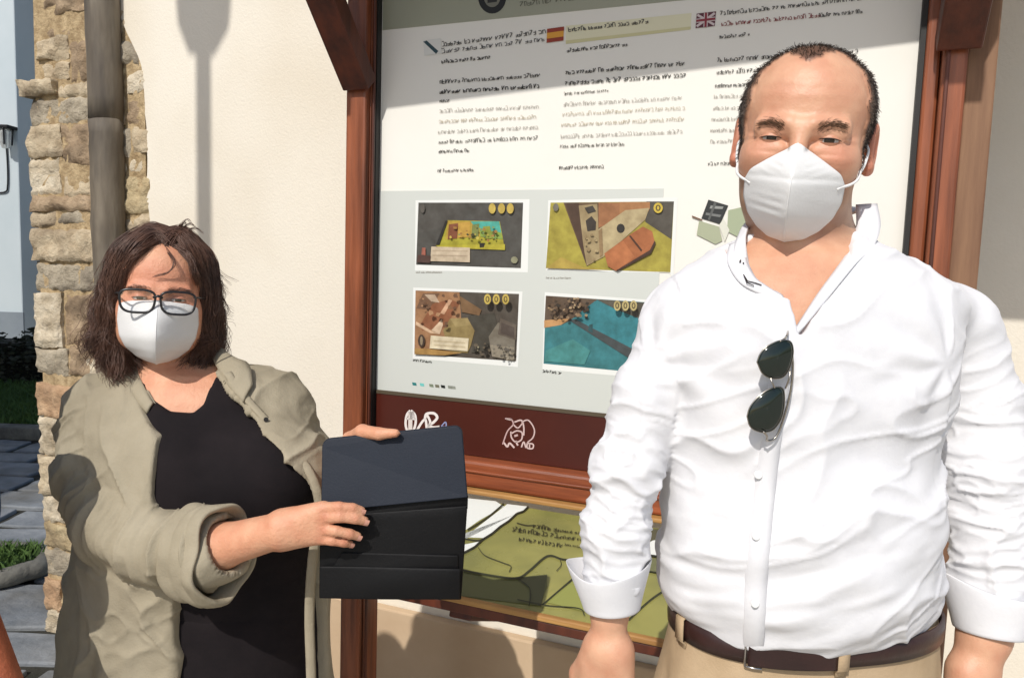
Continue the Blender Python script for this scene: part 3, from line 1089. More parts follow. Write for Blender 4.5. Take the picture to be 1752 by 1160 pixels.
def bandp(a, b, t):
    dx, dy = b[0] - a[0], b[1] - a[1]
    l_ = math.hypot(dx, dy)
    nx, ny = -dy / l_ * t / 2, dx / l_ * t / 2
    return [(a[0] + nx, a[1] + ny), (b[0] + nx, b[1] + ny), (b[0] - nx, b[1] - ny), (a[0] - nx, a[1] - ny)]
for a, b, t, c_ in (((1193, 26), (1222, 43), 4, (216, 200, 200)), ((1223, 23), (1192, 46), 4, (216, 200, 200)), ((1191, 36.5), (1224, 32.5), 7, (216, 200, 200)), ((1208, 22), (1207, 47), 7, (216, 200, 200)),
                    ((1191, 36.5), (1224, 32.5), 4, (140, 40, 54)), ((1208, 22), (1207, 47), 4, (140, 40, 54))):
    uj.append((bandp(a, b, t), c_))
sheet('flag', uj)

# ---- the four photographs and the round site plan
def coin(x, y, c1=(222, 190, 74), c2=None, rx=6, ry=9):
    o = [(disc(x, y, rx, ry, 14), c1)]
    if c2:
        o.append((disc(x, y, rx * .55, ry * .6, 10), c2))
        o.append((disc(x, y, rx * .28, ry * .4, 8), c1))
    return o
W_ = (236, 238, 234)
# kasbah of small colour fields inside each print
r_ = np.random.default_rng(4)
def speck(poly_fn, n, cols, smin, smax):
    out = []
    for i in range(n):
        x, y = poly_fn()
        s = r_.uniform(smin, smax)
        k = r_.integers(4, 7)
        ph = r_.uniform(0, 6.28)
        out.append(([(x + s * r_.uniform(.6, 1.2) * math.cos(ph + 6.283 * j / k), y + s * r_.uniform(.5, 1.1) * math.sin(ph + 6.283 * j / k)) for j in range(k)], cols[r_.integers(len(cols))]))
    return out
ph1 = [([(711, 343), (906, 341), (903, 466), (710, 463)], W_), ([(716, 347), (895, 347), (891, 459), (712, 453)], (70, 68, 62)), ([(716, 347), (795, 347), (791, 382), (714, 400)], (74, 71, 65)),
       ([(751, 422), (766, 377), (855, 379), (864, 428)], (180, 172, 40)), ([(766, 378), (854, 379), (858, 402), (762, 410)], (196, 160, 50)), ([(805, 379), (854, 379), (858, 400), (812, 388)], (70, 180, 160)), ([(820, 392), (857, 398), (860, 410), (822, 405)], (140, 170, 60)),
       ([(768, 384), (784, 382), (782, 408), (766, 410)], (134, 70, 40)), ([(784, 382), (804, 380), (804, 405), (784, 407)], (214, 166, 62)), ([(808, 385), (820, 383), (818, 408), (806, 408)], (120, 130, 60)), ([(826, 388), (838, 387), (842, 408), (830, 409)], (150, 160, 50)),
       ([(744, 424), (762, 378), (766, 378), (752, 418)], (30, 28, 24)), ([(745, 420), (864, 418), (864, 428), (752, 424)], (196, 184, 44)), ([(820, 416), (830, 416), (828, 423), (821, 424)], (34, 30, 20)),
       ([(738, 422), (804, 424), (804, 449), (736, 447)], (224, 204, 172)), ([(740, 428), (800, 429), (800, 431), (740, 430)], (200, 178, 148)), ([(740, 436), (800, 437), (800, 439), (740, 438)], (200, 178, 148)), ([(722, 424), (728, 424), (728, 437), (721, 436)], (166, 90, 70)), ([(715, 436), (737, 438), (736, 450), (713, 449)], (74, 48, 40)), (disc(880, 445, 6, 6, 10), (150, 150, 116)), (disc(723, 357, 4, 8, 8), (92, 86, 78))]
for x in (842, 858, 873): ph1 += coin(x, 357, (214, 184, 76))
ph1 += speck(lambda: (r_.uniform(764, 850), r_.uniform(384, 412)), 26, [(90, 80, 30), (210, 190, 70), (60, 60, 30), (120, 150, 90), (170, 120, 50)], 1.5, 4)
PHM = mat('photo_print', None, (.64, .61, .58), 38, rough=.4, attr=True, detail=9, lo=.32, hi=.68, spec=.35)
sheet('photograph', ph1, m=PHM)
ph2 = [([(938, 343), (1160, 338), (1152, 480), (1146, 467), (934, 463)], W_), ([(942, 347), (1153, 345), (1147, 466), (934, 459)], (176, 162, 52)), ([(1106, 345), (1153, 345), (1149, 410), (1104, 380)], (76, 70, 60)),
       ([(964, 347), (1030, 347), (1030, 440), (1004, 456)], (98, 70, 44)), ([(966, 347), (990, 347), (1012, 450), (1004, 454)], (70, 46, 30)), ([(1024, 347), (1112, 347), (1110, 362), (1024, 390)], (164, 104, 60)), ([(1060, 346), (1112, 346), (1112, 358), (1060, 370)], (182, 122, 70)),
       ([(1022, 394), (1070, 360), (1111, 356), (1104, 376), (1032, 440), (1030, 436)], (196, 176, 128)), ([(990, 352), (1022, 349), (1024, 394), (1032, 440), (1004, 455), (998, 420)], (170, 148, 102)), (disc(1062, 391, 7, 8, 12), (30, 26, 22)),
       ([(1002, 378), (1012, 370), (1020, 380), (1019, 394), (1005, 396)], (44, 36, 28)), ([(1000, 356), (1014, 352), (1020, 362), (1006, 366)], (50, 44, 36)), ([(1024, 395), (1030, 390), (1032, 436), (1026, 440)], (150, 120, 78)),
       ([(1034, 434), (1080, 400), (1100, 388), (1116, 396), (1120, 414), (1112, 428), (1056, 464), (1040, 456)], (178, 98, 50)), ([(1034, 434), (1066, 412), (1086, 440), (1054, 464), (1040, 456)], (196, 112, 60)), ([(1076, 404), (1079, 403), (1099, 428), (1097, 431)], (70, 36, 20)),
       ([(1112, 428), (1120, 412), (1122, 416), (1114, 434), (1056, 465), (1054, 463)], (60, 34, 22)), ([(934, 459), (960, 440), (1000, 458), (1040, 462)], (186, 158, 60)), (disc(951, 355, 5, 7, 8), (110, 104, 90))] + coin(1126, 356, (232, 200, 60), (70, 60, 30), 8, 9)
ph2 += speck(lambda: (r_.uniform(1000, 1025), r_.uniform(400, 446)), 10, [(150, 126, 84), (186, 164, 116)], 2, 5)
sheet('photograph', ph2, m=PHM)
ph3 = [([(707, 492), (894, 499), (886, 628), (706, 613)], W_), ([(711, 497), (888, 503), (883, 618), (709, 606)], (76, 68, 58)), ([(711, 497), (786, 500), (790, 560), (770, 604), (709, 604)], (170, 120, 78)), ([(724, 502), (752, 502), (738, 530), (712, 528)], (120, 84, 58)),
       ([(740, 520), (772, 512), (786, 520), (762, 560), (722, 566), (720, 554)], (148, 86, 52)), ([(753, 536), (768, 512), (774, 514), (760, 538)], (226, 176, 136)), ([(738, 565), (756, 546), (758, 556), (752, 572)], (236, 204, 168)), ([(712, 550), (738, 566), (752, 572), (736, 570), (711, 556)], (230, 190, 150)), ([(726, 504), (744, 504), (752, 518), (738, 516)], (206, 178, 148)),
       ([(758, 566), (770, 545), (800, 544), (812, 566), (806, 590), (800, 604), (770, 602)], (148, 126, 72)), ([(770, 545), (800, 544), (806, 556), (780, 560)], (166, 144, 88)), ([(800, 540), (846, 536), (852, 560), (838, 600), (806, 604), (814, 566)], (62, 58, 48)), ([(786, 506), (824, 530), (820, 540), (790, 534)], (122, 88, 54)),
       ([(836, 576), (852, 552), (882, 560), (880, 618), (842, 610)], (124, 116, 100)), ([(856, 544), (884, 556), (883, 582), (852, 572)], (96, 84, 72)), ([(858, 552), (880, 560), (879, 578), (856, 570)], (74, 62, 54)), ([(838, 590), (880, 594), (880, 617), (842, 610)], (150, 140, 120)),
       ([(737, 574), (802, 579), (800, 601), (735, 596)], (240, 226, 190)), ([(742, 582), (796, 586), (796, 588), (742, 584)], (214, 196, 156)), ([(742, 589), (796, 593), (796, 595), (742, 591)], (214, 196, 156)), (disc(721, 583, 6, 11, 10), (60, 44, 34)), (disc(721, 583, 2.5, 8, 8), (150, 130, 100)), ([(709, 596), (735, 597), (790, 604), (760, 608), (709, 606)], (176, 132, 66))]
ph3 += speck(lambda: (r_.uniform(810, 846), r_.uniform(584, 612)), 16, [(40, 36, 30), (96, 84, 66), (150, 140, 110)], 2, 5) + speck(lambda: (r_.uniform(842, 878), r_.uniform(588, 614)), 22, [(110, 104, 90), (160, 150, 130), (90, 84, 74)], 1.5, 4) + speck(lambda: (r_.uniform(714, 780), r_.uniform(506, 560)), 16, [(140, 96, 60), (190, 140, 96), (110, 74, 50)], 2, 6)
for x in (834, 849, 865): ph3 += coin(x, 512, (214, 186, 80), (90, 74, 34))
sheet('photograph', ph3, m=PHM)
ph4 = [([(932, 500), (1150, 516), (1146, 650), (928, 632)], W_), ([(934, 506), (1146, 520), (1142, 642), (930, 622)], (46, 124, 132)), ([(934, 506), (1022, 512), (996, 540), (960, 556), (931, 560)], (92, 72, 54)), ([(931, 548), (975, 545), (960, 556), (931, 561)], (206, 150, 90)),
       ([(1020, 512), (1146, 521), (1146, 560), (1076, 540)], (80, 76, 64)), ([(1018, 515), (1146, 566), (1144, 610), (1072, 604), (976, 548)], (42, 128, 140)), ([(974, 548), (984, 546), (1100, 606), (1140, 640), (1120, 640), (1062, 604)], (58, 66, 68)), ([(1008, 556), (1014, 554), (1014, 570), (1006, 566)], (30, 70, 76)), ([(934, 600), (980, 580), (1010, 600), (1000, 624), (931, 618)], (60, 140, 138))]
ph4 += speck(lambda: (r_.uniform(938, 1008), r_.uniform(510, 544)), 60, [(60, 44, 30), (140, 112, 80), (90, 66, 44), (40, 32, 24), (180, 150, 110)], 2, 5)
for x in (1056, 1070, 1084): ph4 += coin(x, 523, (206, 188, 120), (80, 66, 40))
sheet('photograph', ph4, m=PHM)
sp_ = [([(1212, 342), (1246, 352), (1232, 384), (1200, 374)], (52, 54, 54)), ([(1216, 352), (1238, 354), (1236, 358), (1214, 357)], (150, 152, 148)), ([(1208, 364), (1234, 368), (1232, 372), (1207, 368)], (120, 122, 120)), ([(1222, 346), (1226, 348), (1214, 378), (1211, 376)], (96, 98, 96)),
       ([(1196, 378), (1230, 388), (1236, 412), (1224, 418), (1192, 402)], (172, 178, 150)), ([(1246, 360), (1290, 350), (1290, 420), (1244, 396)], (168, 178, 148)), ([(1230, 386), (1238, 374), (1248, 394), (1240, 414)], (222, 222, 208)), ([(1184, 369), (1202, 376), (1201, 378), (1184, 372)], (120, 90, 70))]
sheet('site_plan', sp_)

# ---- logos on the brown band (white line drawings)
def ribbon(pts, t, colr=(226, 220, 216), n=None, w=.0046):
    p = catmull([(x, y, 0) for x, y in pts], n or 6 * len(pts))
    q = MB()
    L_, R_ = [], []
    for i in range(len(p)):
        d = p[min(i + 1, len(p) - 1)] - p[max(i - 1, 0)]
        l_ = math.hypot(d[0], d[1]) + 1e-9
        nx, ny = -d[1] / l_ * t / 2, d[0] / l_ * t / 2
        L_.append(bw(*buv(p[i][0] + nx, p[i][1] + ny, w), w))
        R_.append(bw(*buv(p[i][0] - nx, p[i][1] - ny, w), w))
    for i in range(len(p) - 1):
        q.poly([L_[i], L_[i + 1], R_[i + 1], R_[i]], lin(*colr))
    return q
def merge(ms):
    o = MB()
    for m_ in ms:
        k = len(o.v)
        o.v += m_.v
        o.f += [[i + k for i in f] for f in m_.f]
        o.c += m_.c
    return o
lg = [ribbon([(702, 702), (696, 710), (694, 726), (698, 738), (706, 738), (711, 724), (710, 710), (703, 702)], 4), ribbon([(695, 716), (711, 717)], 3), ribbon([(702, 704), (702, 736)], 7, (214, 206, 200)), ribbon([(704, 704), (706, 716)], 8, (190, 184, 182)),
      ribbon([(714, 735), (722, 722), (728, 718), (730, 732)], 4), ribbon([(727, 716), (730, 708), (742, 707), (748, 714), (742, 722), (734, 728), (742, 731), (752, 730)], 4.5), ribbon([(731, 710), (736, 722), (732, 731)], 4), ribbon([(755, 729), (762, 722), (763, 729), (755, 730)], 2, (140, 150, 190))]
merge(lg).build('logo', M['print'], panel, colors=True)
lg = [ribbon([(864, 716), (874, 717), (878, 726), (868, 738), (860, 760)], 2.2, (190, 160, 158)), ribbon([(866, 716), (876, 718)], 3, (214, 196, 190)), ribbon([(880, 722), (892, 719), (896, 730), (896, 745)], 2.6, (200, 176, 172)), ribbon([(892, 722), (904, 719), (914, 734), (912, 748), (902, 757)], 2.2, (200, 176, 172)), ribbon([(874, 742), (884, 737), (893, 740), (892, 752), (882, 756), (875, 748), (874, 738)], 2.4, (200, 176, 172)),
      ribbon([(880, 746), (886, 744)], 3.4, (196, 170, 166)), ribbon([(878, 726), (886, 732), (894, 724)], 2.4, (196, 170, 166)), ribbon([(862, 757), (868, 764), (872, 758), (880, 766)], 3, (206, 184, 180)), ribbon([(882, 754), (886, 762)], 3, (206, 184, 180)), ribbon([(892, 765), (896, 756), (900, 766)], 2.4, (206, 184, 180)), ribbon([(902, 758), (912, 760), (911, 767), (902, 766), (902, 758)], 2.4, (206, 184, 180)), ribbon([(906, 758), (906, 767)], 2.2, (206, 184, 180))]
merge(lg).build('logo', M['print'], panel, colors=True)

# ---- rail under the panel
q = MB()
q.bbox(uL1 + .001, uR0 + .030, v_rb + .012, v_bb - .002, -.045, .046)
q.build('rail', M['wood_h'], bd, bevel=.008)
q = MB()
q.bbox(uI, u_edge, v_bb - .030, v_bb - .024, .046, .052)
q.build('bead', M['wood_h'], bd, bevel=.002)
q = MB()
q.bbox(uI, u_edge, v_rb, v_rb + .011, -.03, .062)
q.build('trim', M['wood_trim'], bd, bevel=.003)

# ---- sloping map desk
WD0, WD1 = .055, .37
vd0 = buv(900, 868, WD0)[1]
vd1 = buv(900, 1048, WD1)[1]
dn = np.cross(BU, (bw(0, vd0, WD0) - bw(0, vd1, WD1)))
dn /= np.linalg.norm(dn)
if dn[2] < 0: dn = -dn
dp0 = bw(0, vd0, WD0)
def dplane(px, py, off):
    return plane_hit(px, py, dp0 + dn * off, dn)
ud0 = buv(690, 1000, WD1)[0]
ud1 = u_edge
q = MB()
q.add([bw(ud0, vd0, WD0), bw(ud1, vd0, WD0), bw(ud1, vd1, WD1), bw(ud0, vd1, WD1)] + [bw(ud0, vd0, WD0) - dn * .03, bw(ud1, vd0, WD0) - dn * .03, bw(ud1, vd1, WD1) - dn * .03, bw(ud0, vd1, WD1) - dn * .03],
      [[3, 2, 1, 0], [4, 5, 6, 7], [0, 1, 5, 4], [1, 2, 6, 5], [2, 3, 7, 6], [3, 0, 4, 7]])
desk = q.build('map_desk', mat('map_olive', lin(144, 140, 80), lin(126, 124, 68), 3, .28, spec=.4, rvar=.06, c3=lin(112, 112, 66), s3=6), bd)
WH = (226, 230, 226)
dm = [([(780, 850), (848, 857), (862, 866), (820, 890), (780, 918)], WH), ([(780, 930), (868, 862), (902, 866), (895, 876), (880, 880), (870, 892), (852, 902), (842, 914), (828, 920), (780, 918)], WH), ([(780, 934), (820, 926), (812, 936), (800, 942), (780, 952)], WH),
      ([(780, 972), (878, 988), (936, 982), (936, 1002), (924, 1036), (780, 1018)], (104, 106, 66)), ([(880, 988), (936, 983), (926, 1036), (905, 1030), (906, 1006)], (86, 88, 60)), ([(935, 1030), (990, 985), (1040, 1000), (1060, 1060)], (142, 146, 80)),
      ([(1095, 938), (1120, 922), (1150, 930), (1150, 955), (1098, 948)], WH), ([(1100, 955), (1160, 955), (1160, 985), (1098, 975)], (110, 112, 80)), ([(1110, 905), (1135, 905), (1140, 920), (1112, 925)], (90, 88, 70))]
sheet('map_print', dm, w=.0004, parent=desk, plane=lambda x, y, ww: dplane(x, y, ww))
def dribbon(pts, t, colr=(48, 50, 34), w=.004, smooth=True):
    t *= .72
    p = catmull([(x, y, 0) for x, y in pts], 5 * len(pts)) if smooth else np.array([(x, y, 0) for x, y in pts], float)
    q = MB()
    for i in range(len(p) - 1):
        d = p[i + 1] - p[i]
        l_ = math.hypot(d[0], d[1]) + 1e-9
        nx, ny = -d[1] / l_ * t / 2, d[0] / l_ * t / 2
        q.poly([dplane(p[i][0] + nx, p[i][1] + ny, w), dplane(p[i + 1][0] + nx, p[i + 1][1] + ny, w), dplane(p[i + 1][0] - nx, p[i + 1][1] - ny, w), dplane(p[i][0] - nx, p[i][1] - ny, w)], lin(*colr))
    return q
ml = [dribbon([(800, 906), (832, 886), (862, 861)], 3), dribbon([(780, 952), (812, 935), (826, 922), (842, 912), (856, 900), (870, 891), (884, 878), (896, 874), (904, 866)], 4, (40, 40, 30), smooth=False), dribbon([(780, 918), (815, 924), (830, 920)], 3),
      dribbon([(780, 972), (840, 984), (884, 988), (905, 976), (930, 954), (944, 950), (962, 956), (990, 958)], 4), dribbon([(884, 894), (900, 898), (915, 898)], 2), dribbon([(818, 936), (830, 950), (860, 962), (874, 968), (871, 978)], 1.8),
      dribbon([(928, 1034), (950, 1015), (985, 985), (1010, 965)], 3.2), dribbon([(888, 990), (905, 1004), (908, 1020), (905, 1036)], 2), dribbon([(958, 956), (960, 966), (952, 976)], 1.6), dribbon([(1000, 1052), (990, 1040), (935, 1035), (885, 1025)], 2.4), dribbon([(1075, 1060), (1120, 1020), (1180, 985)], 3.4), dribbon([(1100, 948), (1160, 956)], 5, (40, 42, 34)), dribbon([(1100, 975), (1160, 985)], 3)]
lt_ = merge(ml)
for i, (x0, y0, x1, y1, h_, t_) in enumerate(((912, 902, 955, 909, 8, 2.0), (958, 909, 1010, 915, 5, 1.4), (876, 908, 950, 919, 9, 2.0), (952, 920, 1010, 926, 6, 1.6), (888, 924, 960, 936, 8, 2.0), (965, 932, 1010, 940, 4, 1.2))):
    ink_line(lt_, x0, y0, x1, y1, h_, t_, lin(36, 36, 24), 90 + i, plane=lambda x, y, ww: dplane(x, y, .004))
tag(lt_.build('map_lines', M['print'], desk, colors=True), kind='stuff')
q = MB()
q.box(bw(ud0 - .02, vd1 - .004, WD1 + .001), BU * (ud1 - ud0 + .04), -BN * .014, A(0, 0, .012))
q.build('trim', M['wood_trim'], bd, bevel=.003)
q = MB()
q.box(bw(ud0 - .02, vd1 - .026, WD1 - .01), BU * (ud1 - ud0 + .04), -BN * .020, A(0, 0, .021))
q.build('desk_edge', M['wood_dark'], bd, bevel=.003)
for u in (ud0 + .12, ud1 - .12):
    q = MB()
    q.bar(bw(u, vd1 - .03, WD1 - .03), bw(u, vd1 - .16, .05), .05, .05, up=BU)
    q.build('desk_bracket', M['wood_dark'], bd, bevel=.004)

# ---- braces and little roof
vb = buv(600, 140, .05)[1]
for u0, u1 in ((uL0 + .006, uL1 + .012), (uR0 + .042, uR1 - .006)):
    q = MB()
    um = (u0 + u1) / 2
    q.bar(bw(um, vb - .01, .045), bw(um, vb + .56, .56), .05, .075, up=BU)
    q.build('brace', M['wood_dark'], bd, bevel=.004)
VE = 2.48
eave_w = .60
for u in (uL0 - .095, uR1 - .08):
    q = MB()
    q.bar(bw(u + .04, VE - .03, eave_w - .02), bw(u + .04, V_TOP + .12, -.05), .08, .08, up=BU)
    q.build('rafter', M['wood_dark'], bd)
r0, r1 = uL0 - .10, uR1 + .34
for k in range(6):
    a, b = k / 6, (k + 1) / 6
    w0_, w1_ = eave_w + (-.30 - eave_w) * a, eave_w + (-.30 - eave_w) * b
    x0_, x1_ = w0_ - .11 * (1 - a), w1_ - .11 * (1 - b)
    z0_, z1_ = VE + .04 + .36 * a, VE + .04 + .36 * b
    q = MB()
    q.add([bw(r0, z0_ - .008, w0_), bw(r1, z0_ - .008, x0_), bw(r1, z1_ - .004, x1_), bw(r0, z1_ - .004, w1_), bw(r0, z0_ + .016, w0_), bw(r1, z0_ + .016, x0_), bw(r1, z1_ + .012, x1_), bw(r0, z1_ + .012, w1_)],
          [[0, 1, 2, 3], [7, 6, 5, 4], [4, 5, 1, 0], [5, 6, 2, 1], [6, 7, 3, 2], [7, 4, 0, 3]])
    q.build('roof_board', M['wood_h'], bd)
q = MB()
q.bbox(uR1 + .03, r1, VE - .16, VE + .03, eave_w - .135, eave_w - .115)
q.build('shade_board', M['wood_dark'], bd, bevel=.004)  # added board, out of view, hung under the eave to shade the wall
# ================================================================ people
def vmix(c, d, w):
    w = np.clip(w, 0, 1)[:, None]
    return c * (1 - w) + np.array(d)[None, :] * w

M['skin'] = mat('skin', None, (.92, .89, .87), 60, rough=.45, attr=True, sss=.06, bump=.28, bscale=380, spec=.45, dist=.002, lo=.3, hi=.7)
M['skin_dry'] = mat('skin_hands', None, (.92, .88, .86), 40, rough=.5, attr=True, sss=.06, bump=.5, bscale=190, spec=.4, dist=.003, lo=.3, hi=.7)
M['shirt'] = mat('white_cotton', (.73, .73, .745), (.69, .69, .71), 30, .85, .2, 130, dist=.002, spec=.2, wrinkle=.32, wscale=11)
M['mask'] = mat('white_mask', (.74, .74, .73), (.70, .70, .69), 14, .8, .2, 300, dist=.002, spec=.2)
M['khaki'] = mat('khaki_trousers', lin(192, 168, 136, .9), lin(176, 152, 120, .9), 10, .85, .25, 260, dist=.003, spec=.2, wrinkle=.35)
M['belt'] = mat('brown_leather', (.035, .012, .010), (.02, .008, .007), 14, .38, .2, 90, dist=.003)
M['steel'] = mat('steel', (.5, .48, .46), rough=.3, metal=1.0)
M['jacket'] = mat('olive_cotton', lin(172, 162, 140, .88), lin(158, 148, 126, .88), 9, .9, .35, 300, dist=.003, spec=.2, wrinkle=.75, wscale=19)
M['black_top'] = mat('black_jersey', (.016, .0125, .0135), (.011, .009, .010), 10, .9, .2, 200, dist=.003, spec=.12, wrinkle=.3)
M['navy'] = mat('navy_cover', lin(38, 46, 60, .6), lin(32, 40, 54, .6), 7, .6, .15, 300, dist=.002, spec=.25)
M['folder'] = mat('black_cover', (.0065, .0065, .007), (.0045, .0045, .005), 8, .55, .2, 160, dist=.003, spec=.18)
M['eye_white'] = mat('eye_white', (.62, .58, .54), rough=.2)
M['iris'] = mat('iris', (.03, .018, .01), rough=.15)
M['lash'] = mat('lash', (.02, .012, .008), rough=.6)
M['frame'] = mat('glasses_frame', (.012, .011, .012), rough=.3)
M['shades'] = mat('green_lens', (.006, .012, .008), rough=.08, spec=.5, coat=.3)
M['wire'] = mat('wire_frame', (.35, .32, .28), rough=.25, metal=1.0)
M['dark_hair'] = mat('dark_brown_hair', (.040, .021, .014), (.024, .013, .009), 40, .5, spec=.3)
M['dark_hair2'] = mat('brown_hair_strand', (.125, .062, .040), (.062, .031, .021), 30, .42, spec=.4)
M['short_hair'] = mat('short_brown_hair', (.035, .021, .014), (.022, .014, .010), 50, .5, spec=.4)
M['brow_hair'] = mat('eyebrow_hair', (.13, .078, .048), (.09, .055, .034), 50, .6, spec=.1)
M['shoe'] = mat('shoe_leather', (.03, .018, .012), rough=.4)
M['button'] = mat('white_button', (.7, .7, .68), rough=.3)
M['lens'] = mat('clear_lens', (1, 1, 1), rough=.03, trans=1.0)
M['lens'].node_tree.nodes['Principled BSDF'].inputs['IOR'].default_value = 1.05

class Frame:
    """local axes of a head: x to the picture's right, y away, z up"""
    def __init__(self, o, roll=0.0, yaw=0.0, pitch=0.0, s=1.0):
        self.o = np.asarray(o, float)
        self.R = np.array(Matrix.Rotation(yaw, 3, 'Z') @ Matrix.Rotation(roll, 3, 'Y') @ Matrix.Rotation(pitch, 3, 'X'))
        self.s = s
    def __call__(self, x, y, z):
        return self.o + self.R @ (A(x, y, z) * self.s)
    def many(self, p):
        return self.o + (np.asarray(p) * self.s) @ self.R.T
    def local(self, V):
        return ((V - self.o) @ self.R) / self.s

def head_solids(F, f, neck_to, neck_r, fem=False):
    s = f.s
    E = lambda c, r, k=.012, sub=False: F.ell(f(*c), A(*r) * s, k * s, R=f.R, sub=sub)
    C = lambda a, b, ra, rb, k=.01, sub=False: F.cap(f(*a), f(*b), ra * s, rb * s, k * s, sub)
    E((0, .012, .036), (.0755, .096, .083))
    E((0, -.032, .042), (.065, .053, .060), .03)
    E((0, -.020, -.050), (.057 if not fem else .062, .062, .062), .03)
    E((0, -.058, -.088), (.034, .028, .026), .03)
    for sx in (-1, 1):
        E((sx * (.041 if not fem else .044), -.050, -.024), (.028, .030, .028), .03)
        E((sx * (.042 if not fem else .052), -.018, -.066), (.020, .040, .030), .03)
        C((sx * .015, -.0895, .0150), (sx * .046, -.0790, .0165), .010, .009, .012)
        E((sx * .033, -.0985, .0025), (.0185, .0165, .0095), .014, sub=True)
        E((sx * .0325, -.0730, .0), (.0148, .0138, .0134), .008)
        E((sx * .036, -.069, -.020), (.022, .020, .012), .012)
        if not fem:
            C((sx * .019, -.0850, .0090), (sx * .047, -.0765, .0078), .0068, .0070, .006)
            C((sx * .022, -.0825, -.0125), (sx * .044, -.0760, -.0118), .0070, .0070, .007)
        # ears
        E((sx * .083, .016, .003), (.009, .019, .032), .006)
        E((sx * .089, .010, .005), (.006, .012, .020), .004, sub=True)
        C((sx * .082, .004, -.022), (sx * .082, .010, -.026), .007, .007, .006)
    C((0, -.088, .012), (0, -.102, -.026), .008, .010, .014)
    E((0, -.104, -.030), (.014, .012, .010), .008)
    for sx in (-1, 1):
        E((sx * .012, -.094, -.034), (.008, .010, .008), .006)
    C((-.018, -.088, -.062), (.018, -.088, -.062), .009, .009, .014)
    C((0, .022, -.060), f.local(np.asarray(neck_to)[None])[0], neck_r[0], neck_r[1], .03)

def eye_parts(f, parent, x, squint=.0036, z0=.0, col=None, skin=None):
    """eyeball with iris, and two lids leaving a narrow slit"""
    c = A(x, -.0740, z0)
    r = .0146
    m = MB()
    n1, n2 = 20, 14
    G = [[f(*(c + r * A(math.sin(a) * math.cos(e), -math.cos(a) * math.cos(e), math.sin(e)))) for a in np.linspace(-1.0, 1.0, 17)] for e in np.linspace(-.30, .30, 9)]
    m.grid(G)
    eb = m.build('eyeball', M['eye_white'], parent, smooth=True)
    m = MB()
    G = [[f(*(c + A(.0005, 0, -.0008) + (r + .0004) * A(math.sin(a) * math.sin(b), -math.cos(b), math.cos(a) * math.sin(b)))) for a in np.linspace(0, 2 * math.pi, n1, endpoint=False)] for b in np.linspace(.01, .40, 5)]
    m.grid(G, closed=True)
    m.build('iris', M['iris'], eb, smooth=True)
    for up in (1, -1):
        R_ = r + .0014
        rows_ = []
        for j, t in enumerate(np.linspace(0, 1, 8)):
            row = []
            for a in np.linspace(-1.15, 1.15, 17):
                open_ = squint * max(0.0, math.cos(a * 1.35)) ** .8 - .0006
                e0 = math.asin(np.clip((up * open_ - .0012) / R_, -1, 1))
                e1 = up * 1.15
                e = e0 + (e1 - e0) * t
                rr = R_ - .0004 + (.0006 if j == 0 else 0) - .0024 * t ** 1.6 - .0009 * (abs(a) / 1.15) ** 3
                row.append(f(*(c + rr * A(math.sin(a) * math.cos(e), -math.cos(a) * math.cos(e), math.sin(e)))))
            rows_.append(row)
        if up < 0: rows_ = rows_[::-1]
        G = np.array(rows_)
        V, Q = G.reshape(-1, 3), []
        for i in range(7):
            for j in range(16):
                Q.append([i * 17 + j, i * 17 + j + 1, (i + 1) * 17 + j + 1, (i + 1) * 17 + j])
        cc = np.tile(np.array(skin)[None], (len(V), 1))
        link('eyelid', fast_mesh('eyelid', V, Q, cc), M['skin'], parent, True)
    # lash line along the upper lid
    m = MB()
    pts = []
    for a in np.linspace(-1.0, 1.0, 15):
        open_ = squint * max(0.0, math.cos(a * 1.35)) ** .8 - .0006
        e0 = math.asin(np.clip((open_ - .0012) / (r + .002), -1, 1))
        pts.append(f(*(c + (r + .0022) * A(math.sin(a) * math.cos(e0), -math.cos(a) * math.cos(e0), math.sin(e0)))))
    m.tube(pts, np.concatenate([np.linspace(.0003, .0008, 8), np.linspace(.0008, .0003, 7)]) * f.s, 6)
    m.build('lashes', M['lash'], parent, smooth=True)

def brow(f, tree, parent, x, z, half, lift, m_, n=260, seed=1):
    r_ = np.random.default_rng(seed)
    sg = 1 if x > 0 else -1
    out = []
    for i in range(n):
        t = r_.uniform(-1, 1)
        zz = z + lift * (1 - (t - .25) ** 2) * .9 + r_.normal() * .0022 * (1.2 - .4 * t)
        xx = x + sg * t * half
        h = tree.ray_cast(Vector(f(xx, -.25, zz)), Vector(f.R @ A(0, 1, 0)))
        if h[0] is None: continue
        p = f.local(np.array(h[0])[None])[0]
        d = A(sg * .8, -.12, .35 - .5 * (t + .3)) * .0065
        out.append([f(*(p + d * q + A(0, -.0012 * math.sin(q * 2.6), 0))) for q in (0, .33, .66, 1)])
    return strands('eyebrow', np.array(out), .00017, m_, parent)

